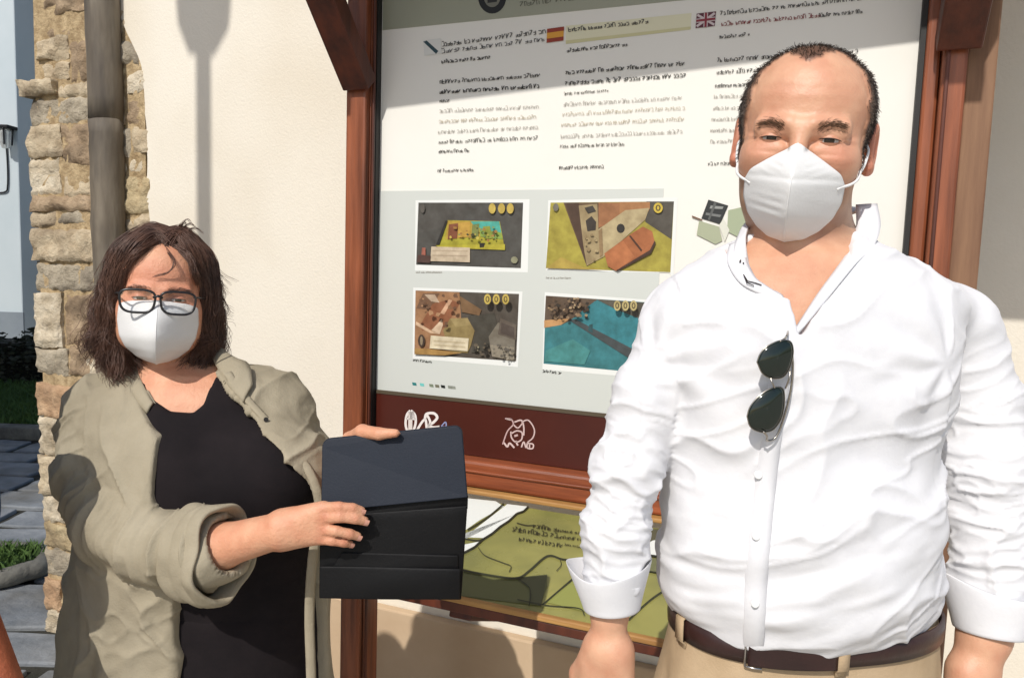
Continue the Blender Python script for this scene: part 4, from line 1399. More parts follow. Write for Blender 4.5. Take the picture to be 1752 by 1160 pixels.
def mask_mesh(f, tree, Xz, Yz, power=1.2, nx=61, nz=70, fold=None):
    """tent-shaped mask. Xz: (z, half width) rows; Yz: (z, depth of the middle ridge); its rim rests on the face"""
    Xz, Yz = np.array(sorted(Xz)), np.array(sorted(Yz))
    zs = Xz[0, 0] + (Xz[-1, 0] - Xz[0, 0]) * (.5 - .5 * np.cos(np.linspace(0, math.pi, nz)))
    X = np.maximum(np.interp(zs, Xz[:, 0], Xz[:, 1]), .0004)
    X[1:-1] = (X[:-2] + 2 * X[1:-1] + X[2:]) / 4
    yr = smooth_interp(zs, Yz[:, 0], Yz[:, 1])
    d = Vector(f.R @ A(0, 1, 0))
    def skin_y(x, z, cap=-.040):
        h = tree.ray_cast(Vector(f(x, -.30, z)), d)
        return min(cap, f.local(np.array(h[0])[None])[0][1]) if h[0] is not None else cap
    yl = np.array([skin_y(-x, z) for x, z in zip(X, zs)])
    yq = np.array([skin_y(x, z) for x, z in zip(X, zs)])
    for _ in range(5):
        yl[1:-1] = (yl[:-2] + 2 * yl[1:-1] + yl[2:]) / 4
        yq[1:-1] = (yq[:-2] + 2 * yq[1:-1] + yq[2:]) / 4
    s = np.linspace(-1, 1, nx)
    G = np.zeros((nz, nx, 3))
    for i in range(nz):
        x = s * X[i]
        ye = np.where(s < 0, yl[i], yq[i]) - .0022
        w = np.abs(s) ** power
        y = yr[i] * (1 - w) + ye * w
        y = np.minimum(y, ye)
        if fold is not None:
            y = y + fold(x, np.full(nx, zs[i]), np.abs(s))
        if 0 < i < nz - 1:
            for j in range(1, nx - 1):
                y[j] = min(y[j], skin_y(x[j], zs[i], 9) - .0020)
        G[i] = np.stack([x, y, np.full(nx, zs[i])], 1)
    return G

def hand(F, w, fwd, nrm, size=1.0, curl=.5, thumb=1):
    """relaxed hanging hand: w wrist, fwd along the hand, nrm out of its back"""
    fwd = fwd / np.linalg.norm(fwd)
    nrm = nrm - fwd * (nrm @ fwd)
    nrm /= np.linalg.norm(nrm)
    sd = np.cross(fwd, nrm) * thumb
    k = size
    for i, (o, L) in enumerate(((.030, .040), (.010, .045), (-.011, .041), (-.030, .032))):
        kn = w + fwd * (.088 - .003 * abs(i - 1.3)) * k + sd * o * k
        F.cap(w + sd * o * .45 * k, kn, .024 * k, .0125 * k, .014)
        d, p = fwd.copy(), kn
        for j, (ln, r) in enumerate(((1, .0098), (.68, .0088), (.5, .0078))):
            a = curl * (.35 + .5 * j)
            dd = fwd * math.cos(a) - nrm * math.sin(a)
            q = p + dd * L * ln * k
            F.cap(p, q, r * k * 1.04, r * k * .96, .003)
            p = q
    b = w + fwd * .018 * k + sd * .026 * k
    m1 = b + (fwd * .030 + sd * .022 - nrm * .012) * k
    m2 = m1 + (fwd * .034 + sd * .006 - nrm * .008) * k
    m3 = m2 + (fwd * .026 - sd * .002 - nrm * .008) * k
    F.cap(b, m1, .017 * k, .013 * k, .01)
    F.cap(m1, m2, .0115 * k, .0105 * k, .004)
    F.cap(m2, m3, .0102 * k, .008 * k, .004)

def rows_px(rows, xc):
    out = []
    for py, xl, xr, cy, b in rows:
        a_, c_ = P(xl, py, cy), P(xr, py, cy)
        out.append((P(xc, py, cy)[2], (a_[0] + c_[0]) / 2, (c_[0] - a_[0]) / 2, cy, b))
    return sorted(out)

def shoe(m, p, d, ln=.28):
    d = d / np.linalg.norm(d)
    s = np.cross(d, A(0, 0, 1))
    for zz, k in ((0, 1.0),):
        G = []
        for t in np.linspace(0, 1, 12):
            wd = .036 + .016 * math.sin(t * 2.6) - .03 * max(0, t - .86) * 4
            hh = .095 - .05 * min(1, t * 1.6) if t < .9 else .04
            row = []
            for a in np.linspace(0, math.pi, 9):
                row.append(p + d * (t * ln - .07) + s * wd * math.cos(a) + A(0, 0, .004 + hh * math.sin(a) ** .7))
            G.append(row)
        m.grid(G)
        m.poly([r[0] for r in G] + [r[-1] for r in G[::-1]])
        m.poly([x for x in G[0]])
        m.poly([x for x in G[-1]][::-1])

# ---------------------------------------------------------------- the man
YM = .955
man = empty('person', (P(1372, 700, YM)[0], YM, 0), 'man in a white shirt with rolled cuffs, tan trousers and white face mask', 'person')
HF = Frame(A(0, 0, 0), roll=math.radians(5), yaw=math.radians(-22), pitch=math.radians(4), s=.945)
MYAW = math.radians(12)
def PM(px, py, d):
    return P(px, py, d + (px - 1372.0) / FPX * d * math.tan(MYAW))
HF.o = P(1368, 238, .862) - HF.R @ (A(0, -.088, 0) * HF.s)
SHROWS = rows_px([(440, 1215, 1560, .965, .085), (490, 1140, 1640, .96, .112), (600, 1114, 1612, YM, .130), (700, 1116, 1604, YM, .132), (800, 1122, 1599, YM, .132),
                  (900, 1130, 1599, YM, .134), (975, 1128, 1604, YM, .132), (1006, 1130, 1600, YM, .122), (1024, 1140, 1592, YM, .117), (1042, 1150, 1584, YM, .109), (1074, 1158, 1578, YM, .104)], 1370)
LARM = [P(1164, 562, .925), P(1116, 670, .915), P(1073, 800, .905), P(1053, 900, .90), P(1047, 990, .895)]
LRAD = [.048, .046, .041, .0405, .038]
RARM = [P(1634, 562, 1.00), P(1672, 680, 1.0), P(1686, 800, .99), P(1694, 900, .98), P(1696, 1000, .97)]
RRAD = [.053, .053, .054, .051, .048]

F = SDF(axis(-.0, .72, .0045, ((.22, .48),), .0018), axis(.74, 1.12, .0045, ((.74, 1.05),), .0020), axis(.60, 1.86, .0045, ((1.56, 1.86),), .0018))
zt = P(1370, 470, .96)[2]
F.torso(SHROWS, grow=-.012, k=.02, rot=MYAW)
nb = P(1372, 415, .985)
F.cap(nb - A(.04, 0, .065), LARM[0], .040, .036, .03)
F.cap(nb + A(.04, 0, -.065), RARM[0], .040, .038, .03)
F.ell(PM(1372, 500, .945), (.13, .085, .07), .03)
F.ell(P(1372, 470, .95), (.075, .07, .07), .03)
head_solids(F, HF, P(1374, 450, .97), (.058, .066))
lw, rw = P(1040, 1112, .89), P(1664, 1150, .955)
F.chain(LARM[:], [r - .010 for r in LRAD], .02)
F.chain(RARM[:], [r - .010 for r in RRAD], .02)
F.cap(LARM[4], P(1043, 1045, .893), .023, .0225, .01)
F.cap(P(1043, 1045, .893), lw, .0225, .0195, .01)
F.cap(RARM[4], P(1684, 1085, .962), .033, .0315, .01)
F.cap(P(1684, 1085, .962), rw, .0315, .027, .01)
hand(F, lw, A(.02, -.03, -1), A(-.35, -.9, 0), .86, .45, 1)
hand(F, rw, A(-.10, -.05, -1), A(.35, -.9, 0), .95, .45, -1)
BV, BQ = F.nets(2)
L = HF.local(BV)
fz = (L[:, 1] < -.02) & (L[:, 2] > -.03)
NB = normals(BV, BQ)
wr = .0003 * np.sin((L[:, 2] - .09 * np.abs(L[:, 0])) * 420 + 1.5 * fbm(L * 30, 2)) * np.exp(-((L[:, 2] - .055) / .018) ** 2) * np.exp(-(L[:, 0] / .05) ** 2)
crow = .0007 * np.sin(np.arctan2(L[:, 2] - .0, np.abs(L[:, 0]) - .045) * 9) * np.exp(-(np.hypot(L[:, 2] - .0, np.abs(L[:, 0]) - .056) / .010) ** 2)
bag = -.0009 * np.exp(-(((np.abs(L[:, 0]) - .032) / .016) ** 2 + ((L[:, 2] + .0165 + .35 * (np.abs(np.abs(L[:, 0]) - .032)) * 0) / .0022) ** 2))
glab = -.0003 * np.exp(-(((np.abs(L[:, 0]) - .007) / .002) ** 2 + ((L[:, 2] - .020) / .010) ** 2))
lump = .0006 * fbm(L * 55, 3)
BV = BV + NB * ((wr + crow + bag + glab + lump) * fz)[:, None]
print('man body', len(BV))
BT = bvh(BV, BQ)
L = HF.local(BV)
ishead = L[:, 2] > -.14
col = np.tile(np.array(lin(220, 172, 140, .92)), (len(BV), 1))
nz = fbm(BV * 45, 3)
col = vmix(col, lin(210, 154, 124, .92), .5 + .9 * nz)
# redder cheeks, nose and ears; fairer forehead
ck = np.exp(-(((np.abs(L[:, 0]) - .045) / .025) ** 2 + ((L[:, 2] + .02) / .025) ** 2)) * (L[:, 1] < 0)
col = vmix(col, lin(212, 142, 116, .9), .5 * ck * ishead)
er = (np.abs(L[:, 0]) > .079) & (L[:, 2] < .042) & (L[:, 2] > -.038) & ishead
col = vmix(col, lin(200, 116, 92, .9), .6 * er)
# beard stubble
jz = np.clip((-.030 - L[:, 2]) / .02, 0, 1) * np.clip((L[:, 2] + .125) / .02, 0, 1) * (L[:, 1] < .028) * ishead
col = vmix(col, lin(112, 84, 66, .85), .62 * jz * (.8 + .3 * nz))
# hair line
z = L[:, 2]
def bare_half(z):
    return np.interp(z, [-.05, .0, .03, .06, .080, .094, .104, .110, .113], [.0700, .0690, .0680, .0655, .058, .047, .034, .018, .0])
wob = .004 * fbm(BV * 90, 2)
front = L[:, 1] < .0
hair_f = (np.abs(L[:, 0] - .002) + wob > bare_half(z)) & (z > .0)
tuft = (np.abs(L[:, 0] + .004) < .026) & (z + wob * 1.5 > .092 + .5 * np.abs(L[:, 0] + .004)) & front
side = (np.abs(L[:, 0]) > .067) & (z > -.028) & (L[:, 1] > -.035) & (L[:, 1] < -.002)
back = (L[:, 1] > .005 + .9 * np.clip(.03 - z, 0, .05)) & (z > -.072) & (~er)
haired = ishead & ((hair_f & (z > .0)) | side | back | tuft) & ~er
soft = relax(np.repeat(haired[:, None].astype(float), 3, 1), BQ, 3)[:, 0]
col = vmix(col, (.040, .026, .019), .85 * soft)
thin = tuft | (ishead & front & (z > .088))
BV = BV + normals(BV, BQ) * (.0035 * soft * np.where(thin, .6, 1))[:, None]
link('body', fast_mesh('body', BV, BQ, col), M['skin'], man)
# short hair
N_ = normals(BV, BQ)
idx = np.where(haired & (soft > .4))[0]
pick = rng.choice(idx, 15000)
pick = pick[(~thin[pick]) | (rng.random(len(pick)) < .55)]
p0 = BV[pick] + rng.normal(size=(len(pick), 3)) * .0012
nn = N_[pick] @ HF.R
lenh = np.where(L[pick, 2] > .07, .0046, .0032) * rng.uniform(.7, 1.25, len(pick))
flow = np.stack([nn[:, 0] * .5 - .15 * np.sign(L[pick, 0]) * 0, np.full(len(pick), -.12), np.where(L[pick, 2] > .08, .1, -.55)], 1)
dirn = nn * .34 + flow * 1.0 + rng.normal(size=nn.shape) * .2
dirn /= np.linalg.norm(dirn, axis=1)[:, None]
dirn = dirn @ HF.R.T
q = np.linspace(0, 1, 4)
S_ = p0[:, None, :] + dirn[:, None, :] * (q[None, :, None] * lenh[:, None, None]) - A(0, 0, 1) * (q ** 2)[None, :, None] * (.0012)
strands('hair', S_, .00030, M['short_hair'], man, .5)
skin_c = lin(206, 148, 118, .9)
eye_parts(HF, man, -.0325, .0028, .0003, skin=skin_c)
eye_parts(HF, man, .0325, .0031, .0008, skin=skin_c)
brow(HF, BT, man, -.033, .0125, .0150, .0045, M['brow_hair'], 210, 3)
brow(HF, BT, man, .033, .0135, .0150, .005, M['brow_hair'], 210, 4)

# mask
MX = [(-.0065, 0), (-.016, .017), (-.028, .036), (-.038, .052), (-.050, .0580), (-.070, .0575), (-.090, .0500), (-.106, .037), (-.117, .021), (-.122, 0)]
MY = [(-.0065, -.099), (-.014, -.112), (-.022, -.122), (-.036, -.132), (-.048, -.137), (-.072, -.134), (-.096, -.120), (-.112, -.098), (-.122, -.074)]
def kfold(x, z, t):
    # horizontal fold where the upper panel meets the front panel, and creases of the front
    zf = -.050 + .10 * np.abs(x)
    k1 = .0022 * np.exp(-((z - zf + .0) / .0024) ** 2) * (np.abs(x) < .054)
    cr = .0012 * np.sin((z + .22 * x) * 620) * np.exp(-((z + .084) / .016) ** 2) * np.clip(-x / .012, 0, 1) * (x > -.05)
    cr2 = .0009 * np.sin((z - .5 * np.abs(x)) * 700) * np.exp(-((z + .034) / .010) ** 2) * (np.abs(x) > .012)
    step = -.0022 / (1 + np.exp((z - zf) / .0022))
    return (k1 + cr + cr2 + step) * (1 - t ** 4)
G = mask_mesh(HF, BT, MX, MY, 1.12, fold=kfold)
mm = MB()
mm.grid(HF.many(G.reshape(-1, 3)).reshape(G.shape)[::-1])
mk = mm.build('face_mask', M['mask'], man, smooth=True, solid=.0014)
mm = MB()
c_ = G.shape[1] // 2
sel = [G[i, c_] + A(0, -.0008, 0) for i in range(G.shape[0]) if -.120 < G[i, c_, 2] < -.046]
mm.tube(HF.many(np.array(sel)), .0011, 8)
mm.build('seam', M['mask'], mk, smooth=True)
for sx in (-1, 1):
    mm = MB()
    a = HF(sx * .048, -.080, -.056)
    e = [HF(sx * .050, -.0785, -.055), HF(sx * .062, -.060, -.046), HF(sx * .0745, -.030, -.028), HF(sx * .079, -.010, -.008), HF(sx * .0785, .002, .006)]
    pts = catmull(e, 26)
    fix = []
    for p in pts:
        h = BT.find_nearest(Vector(p))
        d = (p - np.array(h[0])) @ np.array(h[1])
        fix.append(p + np.array(h[1]) * max(0, .0022 - d))
    mm.tube(fix, .0017, 8)
    mm.build('ear_loop', M['mask'], man, smooth=True)

# shirt
F = SDF(axis(.02, .72, .0028), axis(.74, 1.14, .0028), axis(1.08, 1.72, .0028))
F.torso(SHROWS, grow=0, k=.02, rot=MYAW, zbot=P(1370, 1076, YM)[2])
F.cap(nb - A(.045, 0, .055), LARM[0], .050, .048, .035)
F.cap(nb + A(.045, 0, -.055), RARM[0], .050, .051, .035)
F.ell(PM(1372, 520, .94), (.13, .098, .10), .03)
# belly and chest fullness
F.ell(PM(1330, 640, .90), (.10, .065, .09), .05)
F.ell(PM(1470, 640, .90), (.10, .065, .09), .05)
F.ell(P(1375, 920, .90), (.14, .085, .12), .05)
F.chain(LARM, LRAD, .012)
F.chain(RARM, RRAD, .012)
# V opening at the neck
def XZ(pts, d, f=P):
    return [(f(x, y, d)[0], f(x, y, d)[2]) for x, y in pts]
F.cap(nb - A(0, 0, .03), nb + A(0, -.01, .12), .066, .070, .006, sub=True)
VNECK = XZ([(1262, 380), (1274, 440), (1296, 492), (1336, 512), (1345, 568), (1352, 570), (1400, 505), (1440, 455), (1486, 385), (1486, 330), (1262, 330)], .862, PM)
F.clip_poly(VNECK, .70, .93)
F.clip_poly([(0, 1.0), (.8, 1.0), (.8, P(1370, 1078, YM)[2]), (.165, P(1370, 1078, YM)[2]), (.165, P(1047, 1000, .895)[2]), (0, P(1047, 1000, .895)[2])], .7, 1.2)
SV, SQ = F.nets(2)
SN = normals(SV, SQ)
print('shirt', len(SV))
# folds in the cloth
def along(pts, V):
    best = np.full(len(V), 1e9)
    T = np.zeros(len(V))
    s0 = 0
    for a, b in zip(pts[:-1], pts[1:]):
        ba = b - a
        t = np.clip((V - a) @ ba / (ba @ ba), 0, 1)
        d = np.linalg.norm(V - a - t[:, None] * ba, axis=1)
        m_ = d < best
        best = np.where(m_, d, best)
        T = np.where(m_, s0 + t * np.linalg.norm(ba), T)
        s0 += np.linalg.norm(ba)
    return T, best, s0
disp = np.zeros(len(SV))
SLV = []
for pts, rad, sd in ((LARM, LRAD, 0), (RARM, RRAD, 5)):
    T, D, tot = along(pts, SV)
    xs_ = [P(1112, 600, YM)[0], P(1618, 600, YM)[0]]
    w = np.clip((max(rad) + .014 - D) / .012, 0, 1)
    if sd == 0: w = w * np.clip((P(1122, 700, YM)[0] + .012 - SV[:, 0]) / .02, 0, 1)
    else: w = w * np.clip((SV[:, 0] - P(1606, 700, YM)[0] + .012) / .02, 0, 1)
    t = T / tot
    SLV.append((T, tot, w))
    q = np.stack([SV[:, 0] * 9, SV[:, 1] * 9, T * 60 + sd], 1)
    warp = fbm(np.stack([SV[:, 0] * 14, SV[:, 1] * 14, T * 14 + sd], 1), 2)
    ph = T * 185 + 6.5 * warp + 9 * (SV[:, 0] - pts[2][0])
    fold = (1 - np.abs(np.sin(ph))) ** 1.6 - .4
    amp = .0034 * np.clip((t - .30) / .25, 0, 1) * (.55 + .6 * fbm(q * .25 + 3, 2))
    broad = .008 * fbm(np.stack([SV[:, 0] * 8, SV[:, 1] * 8, T * 22 + sd], 1), 2)
    disp += w * (amp * fold + broad * np.clip(1.2 - t, .2, 1))
# pulls from the armpits and the loose cloth above the belt
for cx_, cy_2, sx in ((1118, 620, 1), (1612, 620, -1)):
    c = P(cx_, cy_2, .86)
    dx, dz = (SV[:, 0] - c[0]) * sx, SV[:, 2] - c[2]
    r = np.hypot(dx, dz)
    an = np.arctan2(dz, dx)
    w = np.exp(-(r / .10) ** 2) * (1 - np.exp(-(r / .035) ** 2)) * (dx > -.01) * (SV[:, 1] < .93)
    disp += w * .0042 * np.sin(an * 7 + 2.5 * fbm(SV * 14, 2))
body_m = (SV[:, 0] > P(1126, 800, YM)[0]) & (SV[:, 0] < P(1606, 800, YM)[0])
zb = P(1370, 1048, YM)[2]
hz = SV[:, 2] - zb
rot = np.stack([SV[:, 0] * 6 + SV[:, 2] * 9, SV[:, 1] * 3, SV[:, 2] * 22 - SV[:, 0] * 9], 1)
disp += body_m * .0085 * fbm(rot, 3) * np.exp(-((hz - .06) / .11) ** 2)
rot2 = np.stack([SV[:, 0] * 7 - SV[:, 2] * 5, SV[:, 1] * 3, SV[:, 2] * 12 + SV[:, 0] * 6], 1)
disp += body_m * .0055 * fbm(rot2 + 9, 3) * np.clip((1.50 - SV[:, 2]) / .1, 0, 1)
disp += body_m * .007 * np.exp(-((hz - .045) / .028) ** 2) * (.75 + .6 * fbm(np.stack([SV[:, 0] * 16, SV[:, 1] * 16, SV[:, 2] * 3], 1), 2))
cw = np.stack([SV[:, 0] * 3.2 + 2.6 * SV[:, 2], SV[:, 1] * 2, SV[:, 2] * 13 - 5 * SV[:, 0]], 1) + .5 * fbm(SV * 7, 2)[:, None]
cw2 = np.stack([SV[:, 0] * 4.0 - 5.5 * SV[:, 2], SV[:, 1] * 2, SV[:, 2] * 10 + 7 * SV[:, 0]], 1) + .5 * fbm(SV * 8 + 5, 2)[:, None]
disp += body_m * (.0066 * (ridged(cw, 9) - .15) * np.clip((1.47 - SV[:, 2]) / .12, 0, 1) + .0055 * (ridged(cw2 + 17, 9) - .15) + .0026 * (ridged(cw * 2.3 + 41, 7) - .2))
for T_, tot_, w_ in SLV:
    q3 = np.stack([SV[:, 0] * 12, SV[:, 1] * 12, T_ * 34], 1) + .8 * fbm(SV * 11, 2)[:, None]
    disp += w_ * (.0062 * (ridged(q3, 7) - .2) + .0030 * (ridged(q3 * 2.1 + 9, 6) - .2)) * np.clip(T_ / tot_ * 2.2, .35, 1)
disp *= np.clip(hz / .01, 0, 1) ** .5
SV = SV + SN * disp[:, None]
SV = relax(SV, SQ, 1, .3)
ST_ = bvh(SV, SQ)
shirt = link('shirt', fast_mesh('shirt', SV, SQ), M['shirt'], man)
# collar: two leaves standing round the neck and falling open
def band(o, i, name, m_, parent, th=.0024, n=30, bulge=0.0, sub=0):
    mm = MB()
    mm.grid(strip(o, i, n, 6, bulge))
    return mm.build(name, m_, parent, smooth=True, solid=th, sub=sub)
bk = P(1378, 360, 1.045)
collar_o = [PM(1348, 566, .842), PM(1330, 516, .845), PM(1284, 494, .858), PM(1256, 452, .895), PM(1262, 408, .945), PM(1290, 372, 1.01), bk + A(0, 0, .01), PM(1462, 356, 1.005), PM(1496, 358, .945), PM(1492, 402, .895), PM(1452, 462, .862), PM(1404, 520, .846), PM(1356, 576, .838)]
collar_i = [PM(1345, 552, .842), PM(1339, 508, .848), PM(1302, 488, .862), PM(1281, 452, .898), PM(1277, 400, .935), PM(1298, 384, .995), bk + A(0, -.012, .0), PM(1448, 366, .99), PM(1466, 366, .94), PM(1462, 402, .90), PM(1434, 450, .868), PM(1396, 502, .850), PM(1351, 562, .840)]
band(collar_o, collar_i, 'collar', M['shirt'], man, .003, 80, .002)
leaf_o = [PM(1500, 350, .944), PM(1506, 388, .900), PM(1494, 424, .862), PM(1466, 450, .842), PM(1424, 500, .828), PM(1366, 568, .824)]
leaf_i = [PM(1464, 352, .950), PM(1464, 394, .906), PM(1450, 432, .868), PM(1430, 462, .850), PM(1398, 506, .836), PM(1354, 574, .828)]
band(leaf_o, leaf_i, 'collar_leaf', M['shirt'], man, .003, 30, .004)
leaf_o = [PM(1248, 420, .940), PM(1244, 446, .905), PM(1262, 480, .872), PM(1292, 500, .852), PM(1336, 516, .842)]
leaf_i = [PM(1274, 408, .938), PM(1277, 446, .900), PM(1290, 474, .868), PM(1310, 490, .853), PM(1339, 508, .845)]
band(leaf_o, leaf_i, 'collar_leaf', M['shirt'], man, .003, 30, .004)
mm = MB()
for a, b in (((1262, 436), (1264, 440)), ((1263, 446), (1265, 449)), ((1266, 455), (1268, 458)), ((1262, 452), (1263, 455))):
    mm.tube([drape(ST_, *a, .006), drape(ST_, *b, .006)], .0009, 6)
mm.tube([PM(1272, 470, .866), PM(1279, 481, .858), PM(1292, 484, .852), PM(1303, 488, .848)], .0007, 6)
mm.tube([PM(1274, 474, .864), PM(1278, 484, .856), PM(1290, 489, .850)], .0006, 6)
tag(mm.build('embroidery', M['lash'], man), kind='stuff')
# placket and buttons
pl_c = [(1338, 585), (1332, 660), (1318, 760), (1306, 860), (1296, 960), (1291, 1040), (1288, 1120)]
pl_w = [10, 18, 17, 18, 19, 19, 18]
def soft_drape(pts, off):
    d = np.array([drape(ST_, x, y, 0) for x, y in pts])
    for _ in range(2):
        d[1:-1] = (d[:-2] + 2 * d[1:-1] + d[2:]) / 4
    return d + A(0, -off, .0)
cc = catmull([(x, y, w) for (x, y), w in zip(pl_c, pl_w)], 40)
mm = MB()
cols_ = [soft_drape([(x + k * w, y) for x, y, w in cc], .0030 if abs(k) < .99 else -.001) for k in (-1, -.92, 0, .92, 1)]
mm.grid(np.stack(cols_, 1))
mm.build('placket', M['shirt'], man, smooth=True)
for x, y in ((1297, 811), (1286 + 8, 916), (1292, 1030), (1318, 725)):
    p = drape(ST_, x, y, .0035)
    mm = MB()
    mm.tube([p, p + A(0, -.002, 0.0006)], .0048, 14)
    mm.build('button', M['button'], man, smooth=False, bevel=.0008)
# turned-back cuffs
def cuff(c_top, c_bot, rt, rb, flare, name='cuff', seed=0):
    ax_ = (c_top - c_bot)
    ax_ /= np.linalg.norm(ax_)
    s = np.cross(ax_, A(0, 1, 0))
    s /= np.linalg.norm(s)
    t = np.cross(s, ax_)
    prof = [(0.0, rb * .90), (0.0, rb), (.12, rb * 1.015), (.5, (rb + rt) / 2 * 1.0), (.85, rt * .97), (1.0, rt), (1.01, rt * .985), (.85, rt * .93), (.5, rb * .93)]
    H = np.linalg.norm(c_top - c_bot)
    G = []
    n = 48
    for h, r in prof:
        row = []
        for k in range(n):
            a = 2 * math.pi * k / n
            wv = flare * (abs(math.cos(a)) ** 6) * max(0, h - .45) / .55
            e = 1 + .03 * math.sin(3 * a + seed) * h
            row.append(c_bot + ax_ * (H * h + wv * .8 + (.004 * math.sin(2 * a + seed) * h)) + (s * math.cos(a) * (r * e + wv * .35) + t * math.sin(a) * r * e * .98))
        G.append(row)
    mm = MB()
    mm.grid(G, closed=True)
    return mm.build(name, M['shirt'], man, smooth=True, sub=1)
cuff(P(1043, 972, .897), P(1047, 1041, .893), .0490, .0355, .013)
cuff(P(1697, 1004, .972), P(1694, 1081, .962), .0610, .0450, .014, seed=2)

# trousers, belt, shoes
F = SDF(axis(.12, .56, .006), axis(.78, 1.14, .006), axis(.02, 1.16, .006))
zw = P(1370, 1034, YM)[2]
a0 = (P(1600, 1040, YM)[0] - P(1147, 1040, YM)[0]) / 2
cxw = (P(1600, 1066, YM)[0] + P(1147, 1066, YM)[0]) / 2
F.torso(rot=MYAW, rows=[(zw - .45, cxw, a0 + .012, YM + .01, .115), (zw - .20, cxw, a0 + .022, YM + .01, .13), (zw - .08, cxw, a0 + .010, YM, .118), (zw + .012, cxw, a0 - .002, YM, .108)], k=.02, ztop=zw + .012, zbot=zw - .25)
for sx in (-1, 1):
    F.chain([A(cxw + sx * .085, YM + .01, zw - .16), A(cxw + sx * .10, YM, zw - .60), A(cxw + sx * .105, YM + .02, .09)], [.098, .070, .058], .03)
TV, TQ = F.nets(2)
TN_ = normals(TV, TQ)
wq = np.exp(-((TV[:, 2] - (zw - .09)) / .05) ** 2)
TV = TV + TN_ * (.004 * fbm(np.stack([TV[:, 0] * 30, TV[:, 1] * 30, TV[:, 2] * 9], 1), 2) * wq + .003 * fbm(TV * 10, 2))[:, None]
link('trousers', fast_mesh('trousers', TV, TQ), M['khaki'], man)
TT = bvh(TV, TQ)
BA, BB = a0 + .006, .118
def belt_pt(t, g_, z):
    c_, s_ = math.cos(t), math.sin(t)
    lx = (BA + g_) * np.sign(c_) * abs(c_) ** (2 / 2.3)
    ly = (BB + g_) * np.sign(s_) * abs(s_) ** (2 / 2.3)
    return A(cxw + lx * math.cos(MYAW) - ly * math.sin(MYAW), YM + lx * math.sin(MYAW) + ly * math.cos(MYAW), z - .004 * s_)
BH = .025
tt_ = np.linspace(0, 2 * math.pi, 97)[:-1]
mm = MB()
mm.grid([[belt_pt(t, g_, z_) for t in tt_] for z_, g_ in ((zw - BH, -.004), (zw - BH, 0), (zw - BH * .5, .001), (zw + .002, 0), (zw + .002, -.004))], closed=True)
belt = mm.build('belt', M['belt'], man, smooth=True)
tf_ = np.linspace(math.pi * .98, math.pi * 2.02, 400)
pf_ = np.array([proj(belt_pt(t, 0, zw - .012))[0] for t in tf_])
def on_belt(px, dz, off):
    t = tf_[int(np.argmin(np.abs(pf_ - px)))]
    return belt_pt(t, off, zw - .0115 + dz)
xb0 = 1276
mm = MB()
mm.tube([on_belt(xb0, -.0155, .003), on_belt(xb0, .0155, .003), on_belt(xb0 + 5, .0165, .003), on_belt(xb0 + 12, .0155, .003)], .0014, 8)
mm.tube([on_belt(xb0, -.0155, .003), on_belt(xb0 + 14, -.0165, .003), on_belt(xb0 + 30, -.0160, .003)], .0014, 8)
mm.build('buckle', M['steel'], belt, smooth=True)
mm = MB()
G = [[on_belt(px, dz, .0035) for dz in (-.0135, -.012, .012, .0135)] for px in np.linspace(1282, 1432, 16)]
mm.grid(G)
mm.build('belt_end', M['belt'], belt, smooth=True, solid=.0025)
for px, wd in ((1168, 6), (1441, 10), (1580, 7)):
    mm = MB()
    G = [[on_belt(px + e, dz, .0045 if abs(dz) < .0145 else -.001) for dz in (-.024, -.018, -.014, 0, .014, .017)] for e in (-wd, 0, wd)]
    mm.grid(np.array(G)[:, ::-1])
    mm.build('belt_loop', M['khaki'], man, smooth=True, solid=.002)
for sx in (-1, 1):
    mm = MB()
    shoe(mm, A(cxw + sx * .105, YM + .01, -.03), A(sx * .25, -1, 0))
    mm.build('shoe', M['shoe'], man, smooth=True)

# ---------------------------------------------------------------- sunglasses hanging from the shirt opening
sg = empty('sunglasses', drape(ST_, 1330, 660, .01), 'dark green aviator sunglasses hanging by one arm from the open white shirt', 'sunglasses')
l1 = [(1296, 619), (1301, 606), (1310, 595), (1322, 588), (1334, 583.5), (1347, 583), (1354, 588), (1356.5, 602), (1354, 617), (1349, 632), (1340, 644), (1328, 647), (1315, 645), (1304, 637)]
l2 = [(1279, 712), (1283, 698), (1291, 686), (1301, 676), (1313, 668), (1326, 663), (1337, 664), (1341, 672), (1341, 692), (1336, 716), (1323, 734), (1308, 738.5), (1294, 736), (1283.5, 728)]
for lens in (l1, l2):
    c = np.mean(lens, 0)
    base = drape(ST_, *c, 0)[1]
    def lp(x, y, off=0.0):
        return P(x, y, base - .020 + .00005 * (x - c[0]) - off)
    n = 56
    o = catmull([(x, y, 0) for x, y in lens + lens[:1]], n + 1)[:-1]
    G = []
    for t in np.linspace(0, 1, 8):
        G.append([lp(c[0] + (x - c[0]) * t, c[1] + (y - c[1]) * t, .004 * (1 - t * t)) for x, y, _ in o])
    mm = MB()
    mm.grid(G, closed=True)
    mm.build('lens', M['shades'], sg, smooth=True, solid=.0016)
    mm = MB()
    rim = [lp(c[0] + (x - c[0]) * 1.02, c[1] + (y - c[1]) * 1.02) for x, y, _ in o]
    mm.tube(rim + rim[:1], .0008, 8, False)
    mm.build('rim', M['wire'], sg, smooth=True)
d1 = drape(ST_, 1335, 650, 0)[1] - .020
mm = MB()
mm.tube(catmull([P(1352, 634, d1), P(1350, 648, d1 - .003), P(1344, 664, d1)], 12), .0009, 8)
mm.tube(catmull([P(1318, 646, d1), P(1322, 656, d1 - .003), P(1325, 664, d1)], 12), .0009, 8)
mm.build('bridge', M['wire'], sg, smooth=True)
mm = MB()
dd = d1 + .004
mm.tube(catmull([P(1334, 584, d1), P(1342, 580, dd), P(1347, 572, dd + .006), P(1350, 556, .862)], 14), .0012, 8)
